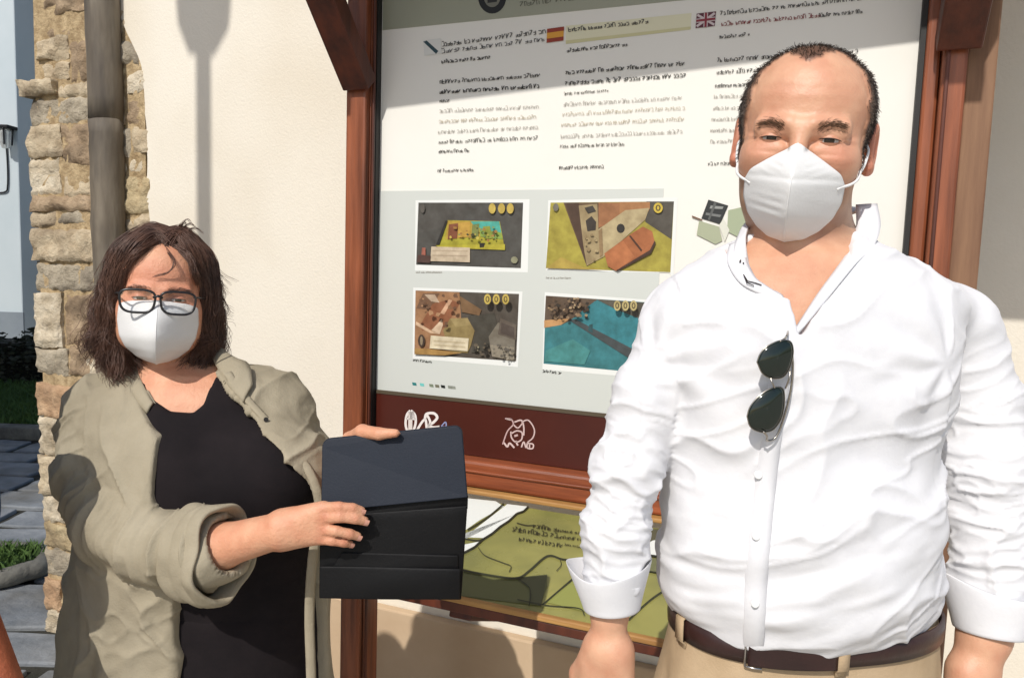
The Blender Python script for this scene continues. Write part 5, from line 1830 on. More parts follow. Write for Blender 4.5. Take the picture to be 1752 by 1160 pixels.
mm.tube(catmull([P(1306, 738, d1), P(1312, 746, dd), P(1313, 754, dd + .006), P(1330, 744, dd + .009), P(1348, 690, dd + .008), P(1356, 640, dd + .008), P(1355, 590, dd + .008)], 30), .0012, 8)
mm.build('temple_arm', M['wire'], sg, smooth=True)

# ---------------------------------------------------------------- the woman
YW = 1.335
wom = empty('person', (P(340, 800, YW)[0], YW, 0), 'woman with dark hair, glasses and white mask, holding a folder in an open olive shirt', 'person')
WF = Frame(A(0, 0, 0), roll=math.radians(3), yaw=math.radians(22), pitch=math.radians(-2), s=.90)
WF.o = P(272, 511, 1.24) - WF.R @ (A(0, -.088, 0) * WF.s)
TOPROWS = rows_px([(640, 232, 440, 1.345, .06), (668, 195, 480, 1.345, .090), (705, 180, 505, 1.34, .115), (760, 178, 528, 1.33, .140), (835, 175, 544, 1.325, .155), (900, 180, 542, 1.33, .145),
                   (1000, 176, 540, 1.335, .138), (1160, 168, 545, 1.335, .145), (1300, 160, 552, 1.335, .15)], 330)
JROWS = rows_px([(628, 222, 448, 1.35, .062), (655, 182, 488, 1.35, .098), (690, 158, 516, 1.345, .124), (760, 150, 542, 1.335, .150), (850, 152, 549, 1.33, .163), (950, 146, 548, 1.33, .156),
                 (1050, 134, 548, 1.33, .152), (1160, 122, 550, 1.33, .155), (1340, 112, 556, 1.33, .16), (1500, 106, 562, 1.33, .165)], 330)
RSH, REL = P(178, 708, 1.335), P(192, 888, 1.225)
RCF, RWR = P(372, 936, 1.125), P(478, 907, 1.085)
LSH, LEL = P(474, 700, 1.345), P(548, 872, 1.325)
LWR = P(596, 800, 1.215)
D_F = 1.10

F = SDF(axis(-.92, -.12, .005, ((-.70, -.50), (-.40, -.18)), .0026), axis(1.00, 1.50, .005, ((1.03, 1.32),), .0028), axis(.62, 1.66, .005, ((.98, 1.62),), .0028))
F.torso(TOPROWS, grow=-.010, k=.02)
nbw = P(295, 640, 1.355)
head_solids(F, WF, nbw, (.050, .056), True)
F.cap(nbw - A(.02, 0, .02), RSH, .045, .052, .03)
F.cap(nbw + A(.02, 0, -.02), LSH, .045, .050, .03)
F.ell(P(312, 680, 1.325), (.115, .068, .055), .04)
F.chain([RSH, REL], [.055, .045], .02)
F.chain([REL, RCF, RWR], [.042, .034, .0265], .02)
F.chain([LSH, LEL], [.052, .044], .02)
F.chain([LEL, LWR], [.042, .027], .02)
# right hand on the front of the folder: four fingers forward, thumb behind
pal = [((553, 870), .0115), ((557, 886), .0115), ((554, 904), .0110), ((548, 919), .0105)]
for (kx, ky), r in pal:
    F.cap(P(486, 905 + (ky - 893) * .35, 1.086), P(kx, ky, 1.078), .0235, r + .0005, .010)
fing = [((553, 869), (580, 867), (603, 869), (618, 873), .0082, 1.076), ((557, 885), (582, 884), (608, 887), (624, 891), .0086, 1.073), ((553, 906), (575, 908), (598, 913), (612, 917), .0082, 1.074), ((547, 922), (568, 925), (588, 928), (599, 930), .0074, 1.077)]
for a, b, c, d, r, dp in fing:
    F.cap(P(*a, dp), P(*b, dp - .006), r * 1.08, r * 1.02, .0025)
    F.cap(P(*b, dp - .006), P(*c, dp - .001), r * .97, r * .90, .0015)
    F.cap(P(*c, dp - .001), P(*d, dp + .006), r * .90, r * .80, .003)
F.cap(P(500, 890, 1.092), P(535, 876, 1.115), .016, .013, .01)
F.cap(P(535, 876, 1.115), P(572, 868, 1.124), .0115, .0105, .004)
F.cap(P(572, 868, 1.124), P(596, 866, 1.124), .0105, .0085, .004)
# left hand behind the folder, fingers over its top edge
hb_ = P(612, 775, 1.19)
F.cap(LWR, hb_, .026, .024, .012)
for (x, y), r in (((598, 752), .012), ((618, 748), .012), ((636, 752), .0115)):
    F.cap(hb_, P(x, y, 1.165), .020, r, .01)
F.cap(P(600, 752, 1.165), P(620, 738, 1.140), .0125, .0112, .005)
F.cap(P(620, 738, 1.140), P(648, 742, 1.122), .0108, .0098, .004)
F.cap(P(648, 742, 1.122), P(678, 741, 1.116), .0094, .0066, .004)
for k, (x, y) in enumerate(((650, 790), (652, 815), (644, 838))):
    F.cap(hb_, P(x - 10, y - 6, 1.17), .018, .0105, .01)
    F.cap(P(x - 10, y - 6, 1.17), P(x + 26, y, 1.150), .010, .009, .004)
    F.cap(P(x + 26, y, 1.150), P(x + 50, y + 2, 1.138), .009, .0078, .004)
WV, WQ = F.nets(2)
print('woman body', len(WV))
WT = bvh(WV, WQ)
L = WF.local(WV)
nz = fbm(WV * 45, 3)
col = np.tile(np.array(lin(224, 172, 138, .92)), (len(WV), 1))
col = vmix(col, lin(212, 150, 118, .92), .5 + .8 * nz)
hd = L[:, 2] > -.12
ck = np.exp(-(((np.abs(L[:, 0]) - .04) / .03) ** 2 + ((L[:, 2] + .015) / .03) ** 2)) * (L[:, 1] < 0) * hd
col = vmix(col, lin(204, 120, 98, .9), .6 * ck)
fh = np.exp(-((L[:, 2] - .04) / .03) ** 2) * (L[:, 1] < 0) * hd
col = vmix(col, lin(212, 138, 110, .92), .5 * fh)
# knuckles a little redder
for a, b, c, d, r, dp in fing:
    for kx in (a, b, c):
        dd_ = np.linalg.norm(WV - P(*kx, dp - .006), axis=1)
        col = vmix(col, lin(190, 112, 88, .9), .45 * np.exp(-(dd_ / .007) ** 2))
link('body', fast_mesh('body', WV, WQ, col), M['skin_dry'], wom)
# finger nails
for a, b, c, d, r, dp in fing:
    c3_, d3_ = P(*c, dp - .001), P(*d, dp + .006)
    t_ = (d3_ - c3_) / np.linalg.norm(d3_ - c3_)
    up_ = np.cross(t_, A(0, -1, 0)); up_ /= np.linalg.norm(up_)
    nn_ = np.cross(up_, t_); nn_ = nn_ * (-1 if nn_[1] > 0 else 1)
    G = []
    for q in np.linspace(-.2, 1, 5):
        row = []
        for w_ in np.linspace(-1, 1, 5):
            a_ = w_ * .75
            row.append(d3_ + t_ * (q * .006 - .001) + (up_ * math.sin(a_) + nn_ * math.cos(a_)) * (r * .80 + .0004) * (1 - .08 * max(0, q)))
        G.append(row)
    mm = MB()
    mm.grid(G)
    mm.build('fingernail', bpy.data.materials.get('fingernail') or mat('fingernail', lin(226, 168, 146, .9), rough=.25), wom, smooth=True)
skin_w = lin(198, 132, 104, .9)
eye_parts(WF, wom, -.032, .0034, .0, skin=skin_w)
eye_parts(WF, wom, .032, .0034, .0, skin=skin_w)
brow(WF, WT, wom, -.033, .013, .021, .006, M['dark_hair2'], 200, 5)
brow(WF, WT, wom, .033, .013, .021, .006, M['dark_hair2'], 200, 6)

# mask (cup with a seam down the middle)
MX = [(-.0035, 0), (-.0060, .030), (-.0085, .054), (-.0140, .0665), (-.045, .0690), (-.072, .0650), (-.095, .054), (-.111, .036), (-.120, .018), (-.123, 0)]
MY = [(-.0035, -.099), (-.014, -.114), (-.034, -.128), (-.055, -.130), (-.080, -.124), (-.100, -.110), (-.115, -.088), (-.123, -.070)]
G = mask_mesh(WF, WT, MX, MY, 1.35, fold=lambda x, z, t: .0026 * fbm(np.stack([x * 30, z * 30, x * 0 + 4], 1), 2) * (1 - t ** 4))
mm = MB()
mm.grid(WF.many(G.reshape(-1, 3)).reshape(G.shape)[::-1])
wmask = mm.build('face_mask', M['mask'], wom, smooth=True, solid=.0014)
mm = MB()
c_ = G.shape[1] // 2
sel = [G[i, c_] + A(0, -.0003, 0) for i in range(G.shape[0]) if -.118 < G[i, c_, 2] < -.007]
mm.tube(WF.many(np.array(sel)), .0010, 8)
mm.build('seam', M['mask'], wmask, smooth=True)
for sx in (-1, 1):
    mm = MB()
    for z_ in (-.026, -.066):
        e = [WF(sx * .064, -.044, z_), WF(sx * .074, -.020, z_ * .75), WF(sx * .082, .008, -.012 + z_ * .2)]
        mm.tube(catmull(e, 12), .0013, 6)
    mm.build('ear_loop', M['mask'], wom, smooth=True)

# glasses
gl = None
def rrect(cx, cz, hw, hh, tp, n=44):
    out = []
    for k in range(n):
        a = 2 * math.pi * k / n
        c_, s_ = math.cos(a), math.sin(a)
        e = 2 / 3.2
        x = hw * np.sign(c_) * abs(c_) ** e
        z = hh * np.sign(s_) * abs(s_) ** e
        x *= 1 + tp * (z / hh)
        out.append((cx + x, cz + z))
    return out
gm = MB()
lens_l = []
for sx in (-1, 1):
    o = rrect(sx * .0345, -.006, .0295, .0205, .10)
    pts = [WF(x * .97, -.1195 + .62 * abs(x) ** 1.6 + .010 * max(0, -z) / .02 * 0, z) for x, z in o]
    gm.tube(pts + pts[:1], .0020, 8, False)
    # heavier upper rim
    up = [p for p, (x, z) in zip(pts, o) if z > .002]
    lens_l.append((o, pts))
    tp_ = [WF(sx * .0595, -.112, .006), WF(sx * .068, -.098, .006), WF(sx * .078, -.04, .004), WF(sx * .083, .004, .002), WF(sx * .083, .02, -.008)]
    gm.tube(catmull(tp_, 16), .0016, 8)
gm.tube(catmull([WF(-.0075, -.1190, .002), WF(0, -.1225, .005), WF(.0075, -.1190, .002)], 8), .0022, 8)
gl = gm.build('eyeglasses', M['frame'], wom, smooth=True)
for o, pts in lens_l:
    mm = MB()
    mm.poly(pts)
    m_ = bpy.data.materials.get('spectacle_lens')
    if m_ is None:
        m_ = bpy.data.materials.new('spectacle_lens')
        m_.use_nodes = True
        nt = m_.node_tree
        tr = nt.nodes.new('ShaderNodeBsdfTransparent')
        gs = nt.nodes.new('ShaderNodeBsdfGlossy')
        gs.inputs['Roughness'].default_value = .03
        mx = nt.nodes.new('ShaderNodeMixShader')
        mx.inputs[0].default_value = .11
        nt.links.new(tr.outputs[0], mx.inputs[1])
        nt.links.new(gs.outputs[0], mx.inputs[2])
        nt.links.new(mx.outputs[0], nt.nodes['Material Output'].inputs['Surface'])
    mm.build('lens', m_, gl)

# hair: a dark inner mass and thousands of strands
F = SDF(axis(-.76, -.44, .003), axis(1.16, 1.50, .003), axis(1.26, 1.68, .003))
E_ = lambda c, r, k=.02, sub=False: F.ell(WF(*c), A(*r) * WF.s, k, R=WF.R, sub=sub)
E_((0, .020, .044), (.083, .098, .086))
for sx in (-1, 1):
    E_((sx * .076, .022, -.030), (.020, .056, .085), .04)
    E_((sx * .080, .030, -.080), (.020, .048, .045), .03)
E_((0, .075, -.06), (.075, .045, .10))
E_((0, -.085, -.04), (.063, .085, .112), .012, sub=True)
HV, HQ = F.nets(2)
HV = HV + normals(HV, HQ) * (.004 * fbm(np.stack([HV[:, 0] * 60, HV[:, 1] * 60, HV[:, 2] * 10], 1), 2))[:, None]
hair = link('hair', fast_mesh('hair', HV, HQ), M['dark_hair'], wom)
r_ = np.random.default_rng(11)
nS, K = 8500, 18
S_ = np.zeros((nS, K, 3))
ncl = 300
clump = r_.integers(0, ncl, nS)
cl_a = r_.normal(size=(ncl, 6))
for i in range(nS):
    cr = cl_a[clump[i]]
    sx = -1 if clump[i] % 2 else 1
    f_ = np.clip((clump[i] / ncl) ** .9 + .05 * r_.normal(), 0, 1)     # 0 front .. 1 back
    az0 = np.interp(f_, [0, .5, 1.0], [.60, 1.45, 2.9])
    az = max(az0, .90)
    lay = r_.random()
    sa, ca_ = math.sin(az), math.cos(az)
    R0 = .082 + .006 * lay
    yr = np.interp(f_, [0, 1], [-.060, .085])
    root = A(.008 + .004 * r_.normal(), yr, .044 + .087 * math.sqrt(max(.05, 1 - ((yr - .02) / .102) ** 2)))
    def dome(pol, extra=0.0):
        return A(sx * math.sin(az0) * math.sin(pol) * (R0 + extra), .020 - math.cos(az0) * math.sin(pol) * (.096 + .006 * lay + extra), .044 + math.cos(pol) * (.086 + .007 * lay + extra))
    front = max(0, 1 - f_ / .35)
    p1 = root * .45 + dome(.75, .004) * .55 + A(0, 0, .012)
    p2 = dome(1.15, .005 + .003 * cr[0])
    side = 1 if sx > 0 else 1.02
    p3 = A(sx * (sa * .092 * side + .006 * lay + .005 * cr[1]), .020 - ca_ * .100 + .004 * cr[2] + .012 * front, .012 + .008 * cr[4])
    p4 = A(sx * (sa * .099 * side + .006 * lay + .008 * cr[2] - .008 * front), .022 - ca_ * .098 + .006 * cr[3] + .018 * front, -.045 + .010 * cr[1])
    zend = -.104 - .028 * r_.random() + .018 * cr[5] - (.008 if sx < 0 else 0)
    if cr[3] > 1.2 and f_ < .5: zend += .05
    fl_ = .014 * cr[4]
    p5 = A(sx * (sa * .094 + .004 * lay + .010 * cr[0] + fl_ * .4), .026 - ca_ * .090 + .010 * cr[1] + .020 * front, zend * .62 - .012)
    p6 = A(sx * (sa * .088 + .010 * cr[5] + fl_), .030 - ca_ * .080 + .014 * cr[2] + .02 * front, zend)
    c = catmull([root, p1, p2, p3, p4, p5, p6], K)
    t = np.linspace(0, 1, K)
    w_ = (t ** 1.5)[:, None]
    c += w_ * .0042 * np.stack([np.sin(t * r_.uniform(9, 17) + r_.uniform(0, 6)), np.cos(t * r_.uniform(9, 17) + r_.uniform(0, 6)), 0 * t], 1)
    c += w_ * .0100 * np.stack([np.sin(t * 13 + cr[0] * 3), np.cos(t * 12 + cr[1] * 3), 0 * t], 1)
    S_[i] = c
S_ += r_.normal(size=(nS, 1, 3)) * .0030
S_ += (np.linspace(0, 1, K) ** 2)[None, :, None] * r_.normal(size=(nS, 1, 3)) * .0035
fl = r_.random(nS) < .05
S_[fl] += (np.linspace(0, 1, K) ** 2)[None, :, None] * r_.normal(size=(fl.sum(), 1, 3)) * .016
S_ = WF.many(S_.reshape(-1, 3)).reshape(nS, K, 3)
strands('hair_strands', S_, .00046, M['dark_hair2'], hair, .5)
# loose wisps: a curl over the forehead, tufts at the crown, flyaways at the sides
Wp = []
def wisp(pts, n, j):
    for i in range(n):
        p = np.array(pts) + r_.normal(size=3) * j * .6
        Wp.append(catmull(p + r_.normal(size=p.shape) * j * .5, 14))
wisp([WF(.004, -.062, .098), WF(.022, -.092, .070), WF(.014, -.098, .050), WF(-.010, -.098, .040)], 8, .0015)
wisp([WF(.020, -.055, .100), WF(.046, -.075, .080), WF(.058, -.080, .050), WF(.066, -.062, .030)], 90, .004)
wisp([WF(-.010, -.055, .104), WF(-.036, -.078, .084), WF(-.054, -.074, .058), WF(-.064, -.060, .020), WF(-.078, -.045, -.01)], 90, .005)
for dx, dz in ((.014, .018), (.030, .016), (.044, .006), (.022, .024), (.006, .012)):
    wisp([WF(.020, -.01, .125), WF(.024 + dx * .6, -.02, .134 + dz * .8), WF(.024 + dx, -.02, .126 + dz)], 8, .0016)
for k in range(26):
    sx = -1 if k % 2 else 1
    z0 = r_.uniform(-.10, .06)
    wisp([WF(sx * .085, .0, z0 + .03), WF(sx * .105, -.01, z0), WF(sx * (.118 + .02 * r_.random()), -.01, z0 - .01 - .02 * r_.random())], 3, .003)
strands('loose_wisps', np.array(Wp), .00042, M['dark_hair2'], hair, .4)

# black top
F = SDF(axis(-.90, -.20, .004), axis(1.14, 1.52, .004), axis(.60, 1.46, .004))
F.torso(TOPROWS, k=.02)
F.ell(P(300, 815, 1.245), (.085, .070, .085), .05)
F.ell(P(462, 815, 1.245), (.085, .070, .085), .05)
F.cap(nbw - A(.03, 0, .035), RSH, .045, .050, .03)
F.cap(nbw + A(.03, 0, -.035), LSH, .045, .048, .03)
F.ell(P(312, 690, 1.325), (.120, .074, .058), .04)
NECK = XZ([(190, 560), (236, 640), (258, 676), (300, 700), (338, 703), (352, 690), (356, 652), (372, 600), (372, 540), (190, 540)], 1.262)
F.clip_poly(NECK, 1.0, 1.36)
F.cap(nbw - A(0, 0, .05), nbw + A(0, -.01, .14), .058, .062, .005, sub=True)
KV, KQ = F.nets(2)
KN = normals(KV, KQ)
KV = KV + KN * (.004 * fbm(np.stack([KV[:, 0] * 14, KV[:, 1] * 8, KV[:, 2] * 24 + KV[:, 0] * 8], 1), 3) * np.clip((1.22 - KV[:, 2]) / .1, .15, 1))[:, None]
link('top', fast_mesh('top', KV, KQ), M['black_top'], wom)

# open shirt jacket
F = SDF(axis(-.95, -.20, .0034), axis(1.04, 1.54, .0034), axis(.55, 1.47, .0034))
F.torso(TOPROWS, grow=.006, k=.02)
F.ell(P(300, 815, 1.245), (.092, .077, .092), .05)
F.ell(P(462, 815, 1.245), (.092, .077, .092), .05)
F.torso(JROWS, k=.02)
F.cap(nbw - A(.03, 0, .03), RSH, .050, .066, .03)
F.cap(nbw + A(.03, 0, -.03), LSH, .050, .062, .03)
F.ell(P(300, 815, 1.25), (.09, .072, .085), .05)
F.ell(P(465, 815, 1.25), (.09, .072, .085), .05)
OPEN = [(P(x, y, d)[0], P(x, y, d)[2]) for x, y, d in [(214, 560, 1.33), (222, 610, 1.32), (246, 668, 1.285), (268, 712, 1.245), (284, 742, 1.215), (276, 800, 1.185), (272, 870, 1.175), (284, 930, 1.18), (300, 990, 1.18), (296, 1060, 1.18), (298, 1160, 1.18), (302, 1600, 1.18),
           (528, 1600, 1.18), (524, 1160, 1.18), (522, 1050, 1.18), (528, 960, 1.18), (538, 905, 1.19), (543, 868, 1.20), (528, 820, 1.205), (490, 764, 1.22), (440, 712, 1.25), (400, 668, 1.285), (372, 628, 1.32), (366, 560, 1.33)]]
F.clip_poly(OPEN, .9, 1.345)
F.cap(nbw - A(0, 0, .05), nbw + A(0, -.01, .14), .060, .066, .005, sub=True)
F.chain([RSH, P(168, 800, 1.285), REL], [.068, .070, .064], .012)
F.chain([REL, P(280, 932, 1.170), RCF], [.064, .062, .052], .012)
F.chain([LSH, P(516, 780, 1.342), LEL], [.062, .053, .050], .012)
F.chain([LEL, P(575, 832, 1.265)], [.050, .042], .012)
# sleeve mouth: cut off past the cuff
ca = (RWR - RCF) / np.linalg.norm(RWR - RCF)
F.cap(RCF + ca * .090, RCF + ca * .2, .078, .078, .002, sub=True)
F.cap(RCF - ca * .02, RCF + ca * .16, .040, .05, .004, sub=True)
JV, JQ = F.nets(2)
JN = normals(JV, JQ)
T1, D1_, tot1 = along([RSH, P(168, 800, 1.285), REL, P(280, 932, 1.170), RCF], JV)
w1 = np.clip((.085 - D1_) / .02, 0, 1)
qn = np.stack([JV[:, 0] * 10, JV[:, 1] * 10, T1 * 22], 1)
ph = T1 * 95 + 3.4 * fbm(np.stack([JV[:, 0] * 9, JV[:, 1] * 9, JV[:, 2] * 9], 1), 2)
near_el = np.exp(-((T1 - .19) / .07) ** 2)
d_ = w1 * (.009 * fbm(qn, 3) + .014 * near_el * ((1 - np.abs(np.sin(ph * .6))) ** 1.5 - .35) + .003 * np.clip((T1 - .26) / .05, 0, 1) * (1 - np.abs(np.sin(ph))) ** 1.4)
T2, D2_, tot2 = along([LSH, P(516, 780, 1.342), LEL], JV)
w2 = np.clip((.075 - D2_) / .02, 0, 1) * (JV[:, 0] > P(480, 760, 1.34)[0])
d_ += w2 * (.006 * fbm(np.stack([JV[:, 0] * 20 + T2 * 10, JV[:, 1] * 20, T2 * 34], 1), 3))
low_ = np.clip((1.16 - JV[:, 2]) / .12, 0, 1) * (1 - w1)
q3 = np.stack([JV[:, 0] * 9, JV[:, 1] * 9, T1 * 20], 1) + .7 * fbm(JV * 9, 2)[:, None]
d_ += w1 * (.012 * (ridged(q3, 6) - .2) + .005 * (ridged(q3 * 2.2 + 13, 5) - .25))
q4 = np.stack([JV[:, 0] * 9 + JV[:, 2] * 5, JV[:, 1] * 6, JV[:, 2] * 6 - JV[:, 0] * 6], 1) + .5 * fbm(JV * 7 + 3, 2)[:, None]
d_ += (1 - w1) * (.0085 * (ridged(q4, 7) - .2) + .0035 * (ridged(q4 * 2.1 + 7, 6) - .2))
d_ += low_ * (.020 * fbm(np.stack([JV[:, 0] * 17, JV[:, 1] * 17, JV[:, 2] * 2.2], 1), 2))
d_ += (1 - w1) * (1 - low_) * .004 * fbm(JV * 14, 3)
JV = JV + JN * d_[:, None]
jk = link('shirt_jacket', fast_mesh('shirt_jacket', JV, JQ), M['jacket'], wom)
JT = bvh(JV, JQ)
# front edges (plackets) of the shirt
def edge_band(pts, wpx, side, name):
    o, i = [], []
    for x, y, d in pts:
        o.append(P(x, y, d)); i.append(P(x + side * wpx, y, d + .004))
    return band(o, i, name, M['jacket'], wom, .004, 40, .003)
edge_band([(254, 668, 1.258), (280, 716, 1.232), (284, 744, 1.218), (277, 800, 1.188), (272, 868, 1.172), (284, 930, 1.176)], 22, -1, 'placket')
edge_band([(380, 636, 1.275), (402, 668, 1.262), (442, 712, 1.236), (490, 762, 1.206), (526, 815, 1.190), (540, 866, 1.192), (536, 905, 1.190), (527, 960, 1.188), (522, 1050, 1.186), (525, 1160, 1.186), (527, 1300, 1.186)], 15, 1, 'placket')
edge_band([(298, 985, 1.186), (295, 1060, 1.184), (297, 1160, 1.182), (300, 1300, 1.18)], 20, -1, 'placket')
# collar leaves
band([P(214, 600, 1.345), P(208, 640, 1.300), P(224, 676, 1.262), P(252, 708, 1.234)], [P(228, 596, 1.335), P(236, 636, 1.292), P(250, 668, 1.256), P(262, 690, 1.240)], 'collar_leaf', M['jacket'], wom, .004, 24, .005)
band([P(374, 592, 1.35), P(402, 612, 1.312), drape(JT, 424, 634, .012), drape(JT, 432, 664, .008)], [P(360, 606, 1.345), P(374, 632, 1.296), P(388, 656, 1.266), drape(JT, 420, 690, .006)], 'collar_leaf', M['jacket'], wom, .004, 24, .005)
band([P(214, 600, 1.345), P(240, 588, 1.40), P(295, 584, 1.425), P(350, 588, 1.40), P(374, 592, 1.35)], [P(228, 612, 1.335), P(250, 604, 1.39), P(295, 602, 1.41), P(342, 604, 1.39), P(362, 606, 1.345)], 'collar_band', M['jacket'], wom, .004, 30, .0)
# rolled cuff on the near sleeve
def roll_cuff(c0_, ax_, r, ln, n=56):
    ax_ = ax_ / np.linalg.norm(ax_)
    s = np.cross(ax_, A(0, 1, 0)); s /= np.linalg.norm(s)
    t = np.cross(s, ax_)
    prof = [(-.10, .90), (0, 1.02), (.10, 1.08), (.30, 1.05), (.34, 1.00), (.38, 1.06), (.62, 1.07), (.66, 1.02), (.70, 1.08), (.95, 1.08), (1.02, 1.04), (1.0, .93), (.6, .86)]
    G = []
    for h, k in prof:
        row = []
        for j in range(n):
            a = 2 * math.pi * j / n
            e = 1 + .055 * float(fbm(np.array([[math.cos(a) * 2.4, math.sin(a) * 2.4, h * 3.1]]), 3)[0]) + .07 * math.sin(2 * a + 1.0) + .035 * math.sin(5 * a + h * 4) + .025 * math.sin(3 * a - h * 5)
            row.append(c0_ + ax_ * (h * ln + .008 * math.sin(a + 1.2) + .003 * math.sin(4 * a)) + (s * math.cos(a) * 1.10 + t * math.sin(a) * .95) * r * k * e)
        G.append(row)
    mm = MB()
    mm.grid(G, closed=True)
    return mm.build('cuff', M['jacket'], wom, smooth=True, sub=1)
roll_cuff(P(322, 946, 1.148), P(400, 950, 1.10) - P(322, 946, 1.148), .0620, .084)
for x, y in ((456, 721), (246, 694)):
    p = drape(JT, x, y, .004)
    mm = MB()
    mm.tube([p, p + A(0, -.002, .0)], .004, 12)
    mm.build('button', M['frame'], wom)
# breast pocket flap and loop
p0 = [drape(JT, x, y, .003) for x, y in ((408, 652), (440, 640), (470, 648))]
p1 = [drape(JT, x, y, .003) for x, y in ((416, 664), (446, 656), (478, 666))]
# dark trousers and shoes
F = SDF(axis(-.95, -.20, .008), axis(1.10, 1.56, .008), axis(.02, 1.0, .008))
cxw2 = TOPROWS[0][1]
F.torso([(.55, cxw2, .16, YW, .13), (.80, cxw2, .20, YW, .15), (.95, cxw2, .19, YW, .140)], k=.02, ztop=.95, zbot=.6)
for sx in (-1, 1):
    F.chain([A(cxw2 + sx * .095, YW, .72), A(cxw2 + sx * .10, YW - .01, .45), A(cxw2 + sx * .10, YW + .01, .08)], [.105, .075, .055], .03)
UV, UQ = F.nets(2)
link('trousers', fast_mesh('trousers', UV, UQ), M['black_top'], wom)
for sx in (-1, 1):
    mm = MB()
    shoe(mm, A(cxw2 + sx * .10, YW, -.03), A(sx * .25, -1, 0), .25)
    mm.build('shoe', M['shoe'], wom, smooth=True)

# ---------------------------------------------------------------- the folder she holds
fo = empty('folder', P(670, 1000, 1.11), 'dark navy and black document folder held open by the woman in the olive shirt', 'folder')
def slab(c, th, name, m_, parent, n=10, bulge=0.0, bev=.002):
    """thin sheet through four corners tl,tr,br,bl"""
    tl, tr, br, bl = [np.asarray(x) for x in c]
    mm = MB()
    G = []
    for i in range(n + 1):
        t = i / n
        row = []
        for j in range(n + 1):
            s = j / n
            p = tl * (1 - s) * (1 - t) + tr * s * (1 - t) + br * s * t + bl * (1 - s) * t
            p = p + A(0, -bulge * math.sin(math.pi * t) * (.6 + .4 * math.sin(math.pi * s)) + .0012 * math.sin(s * 5 + t * 3), 0)
            row.append(p)
        G.append(row)
    mm.grid(np.array(G)[::-1])
    return mm.build(name, m_, parent, smooth=True, solid=th, bevel=bev)
# rounded upper board
tl, tr, br, bl = P(551, 752, 1.130), P(790, 728, 1.128), P(800, 851, 1.100), P(549, 876, 1.096)
def rounded(tl, tr, br, bl, r, rr=('tl', 'tr')):
    ex, ey = tr - tl, bl - tl
    lx, ly = np.linalg.norm(ex), np.linalg.norm(ey)
    pts = []
    for k in np.linspace(0, math.pi / 2, 7):
        a, b = r * (1 - math.cos(k)) / lx, r * (1 - math.sin(k)) / ly
        pts.append((a, b))
    out = pts + [(1 - a, b) for a, b in pts[::-1]] + [(1, 1), (0, 1)]
    return [tl * (1 - s) * (1 - t) + tr * s * (1 - t) + br * s * t + bl * (1 - s) * t for s, t in out]
pt = rounded(tl, tr, br, bl, .012)
mm = MB()
k = len(pt)
mm.add(pt + [p + A(0, .006, .001) for p in pt], [list(range(k))[::-1], list(range(k, 2 * k))] + [[i, (i + 1) % k, (i + 1) % k + k, i + k] for i in range(k)])
mm.build('cover_board', M['navy'], fo, bevel=.0015)
slab((P(549, 868, 1.107), P(801, 846, 1.110), P(800, 872, 1.108), P(548, 892, 1.106)), .004, 'spine', M['folder'], fo)
slab((P(548, 884, 1.104), P(800, 864, 1.104), P(789, 1026, 1.102), P(546, 1022, 1.102)), .004, 'back_board', M['folder'], fo, bulge=.002)
slab((P(585, 945, 1.0985), P(784, 949, 1.0985), P(784, 985, 1.097), P(560, 985, 1.097)), .003, 'inner_pocket', M['folder'], fo)
slab((P(547, 968, 1.0945), P(788, 972, 1.0945), P(787, 1026, 1.0925), P(546, 1023, 1.0925)), .0035, 'outer_pocket', M['folder'], fo, bulge=.002)

# ---------------------------------------------------------------- a third person at the left edge: only a forearm shows
YT = 1.02
tp = empty('person', (P(-330, 900, YT)[0], YT, 0), 'person at the far left edge of whom only a bare tanned forearm shows', 'person')
x0 = P(-330, 900, YT)[0]
TF = Frame(A(x0, YT, 1.60), s=.98)
F = SDF(axis(x0 - .30, x0 + .34, .005), axis(YT - .28, YT + .24, .005), axis(.55, 1.78, .005))
F.torso([(.85, x0, .155, YT, .105), (1.0, x0, .15, YT, .10), (1.25, x0, .165, YT, .115), (1.36, x0, .15, YT, .09)], k=.02)
head_solids(F, TF, A(x0, YT + .03, 1.36), (.052, .06), False)
sh_, el_ = A(x0 + .185, YT + .01, 1.33), P(-100, 965, YT + .02)
wr_ = P(22, 1225, YT - .02)
F.cap(A(x0, YT + .02, 1.37), sh_, .05, .05, .03)
F.cap(A(x0, YT + .02, 1.37), A(x0 - .185, YT + .01, 1.33), .05, .05, .03)
F.chain([sh_, el_, wr_], [.048, .043, .027], .02)
hand(F, wr_, wr_ - el_, A(.3, -.9, .2), .95, .5, 1)
F.chain([A(x0 - .185, YT + .01, 1.33), A(x0 - .21, YT, 1.06), A(x0 - .20, YT - .04, .84)], [.048, .042, .027], .02)
hand(F, A(x0 - .20, YT - .04, .84), A(0, -.05, -1), A(-.4, -.9, 0), .95, .5, -1)
TV3, TQ3 = F.nets(2)
col = np.tile(np.array(lin(186, 106, 72, .9)), (len(TV3), 1))
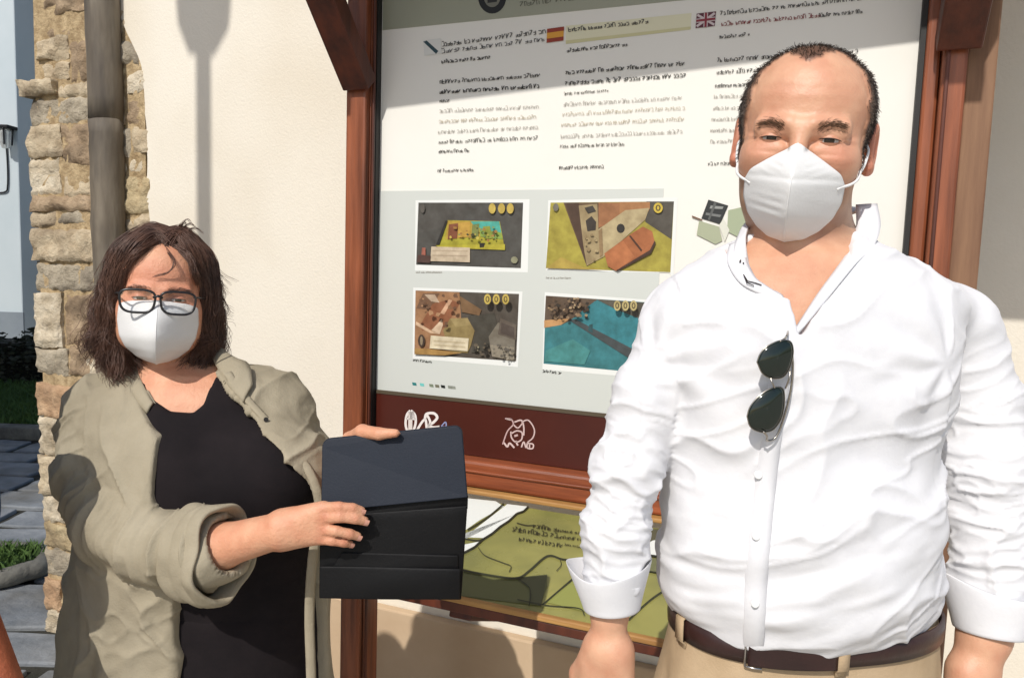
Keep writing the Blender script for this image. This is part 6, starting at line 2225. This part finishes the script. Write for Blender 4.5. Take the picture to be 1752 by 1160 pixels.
col = vmix(col, lin(166, 88, 60, .9), .5 + .8 * fbm(TV3 * 40, 3))
L = TF.local(TV3)
col = vmix(col, (.03, .02, .015), 1.0 * ((L[:, 2] > .06) | ((L[:, 1] > .0) & (L[:, 2] > -.06))) * (L[:, 2] > -.1))
link('body', fast_mesh('body', TV3, TQ3, col), M['skin_dry'], tp)
F = SDF(axis(x0 - .32, x0 + .36, .006), axis(YT - .2, YT + .22, .006), axis(.80, 1.46, .006))
F.torso([(.84, x0, .172, YT, .122), (1.0, x0, .165, YT, .115), (1.25, x0, .178, YT, .128), (1.37, x0, .16, YT, .10)], k=.02)
for sx in (-1, 1):
    F.cap(A(x0, YT + .02, 1.365), A(x0 + sx * .185, YT + .01, 1.33), .055, .060, .03)
    F.cap(A(x0 + sx * .185, YT + .01, 1.33), A(x0 + sx * .20, YT + .005, 1.18), .060, .056, .01)
F.cap(A(x0, YT + .02, 1.36), A(x0, YT + .01, 1.5), .066, .07, .005, sub=True)
V3, Q3 = F.nets(2)
V3 = V3 + normals(V3, Q3) * (.005 * fbm(V3 * 12, 3))[:, None]
link('t_shirt', fast_mesh('t_shirt', V3, Q3), mat('blue_cotton', lin(70, 92, 124), lin(60, 80, 110), 10, .85, .2, 200), tp)
F = SDF(axis(x0 - .25, x0 + .25, .008), axis(YT - .2, YT + .22, .008), axis(.02, .95, .008))
F.torso([(.60, x0, .15, YT, .11), (.88, x0, .165, YT, .115)], k=.02, ztop=.9, zbot=.62)
for sx in (-1, 1):
    F.chain([A(x0 + sx * .085, YT, .72), A(x0 + sx * .09, YT - .01, .45), A(x0 + sx * .09, YT + .01, .08)], [.09, .066, .052], .03)
V3, Q3 = F.nets(2)
link('trousers', fast_mesh('trousers', V3, Q3), mat('denim', lin(50, 58, 78), lin(42, 50, 70), 12, .85, .2, 200), tp)
for sx in (-1, 1):
    mm = MB()
    shoe(mm, A(x0 + sx * .09, YT, -.03), A(sx * .25, -1, 0), .27)
    mm.build('shoe', M['shoe'], tp, smooth=True)
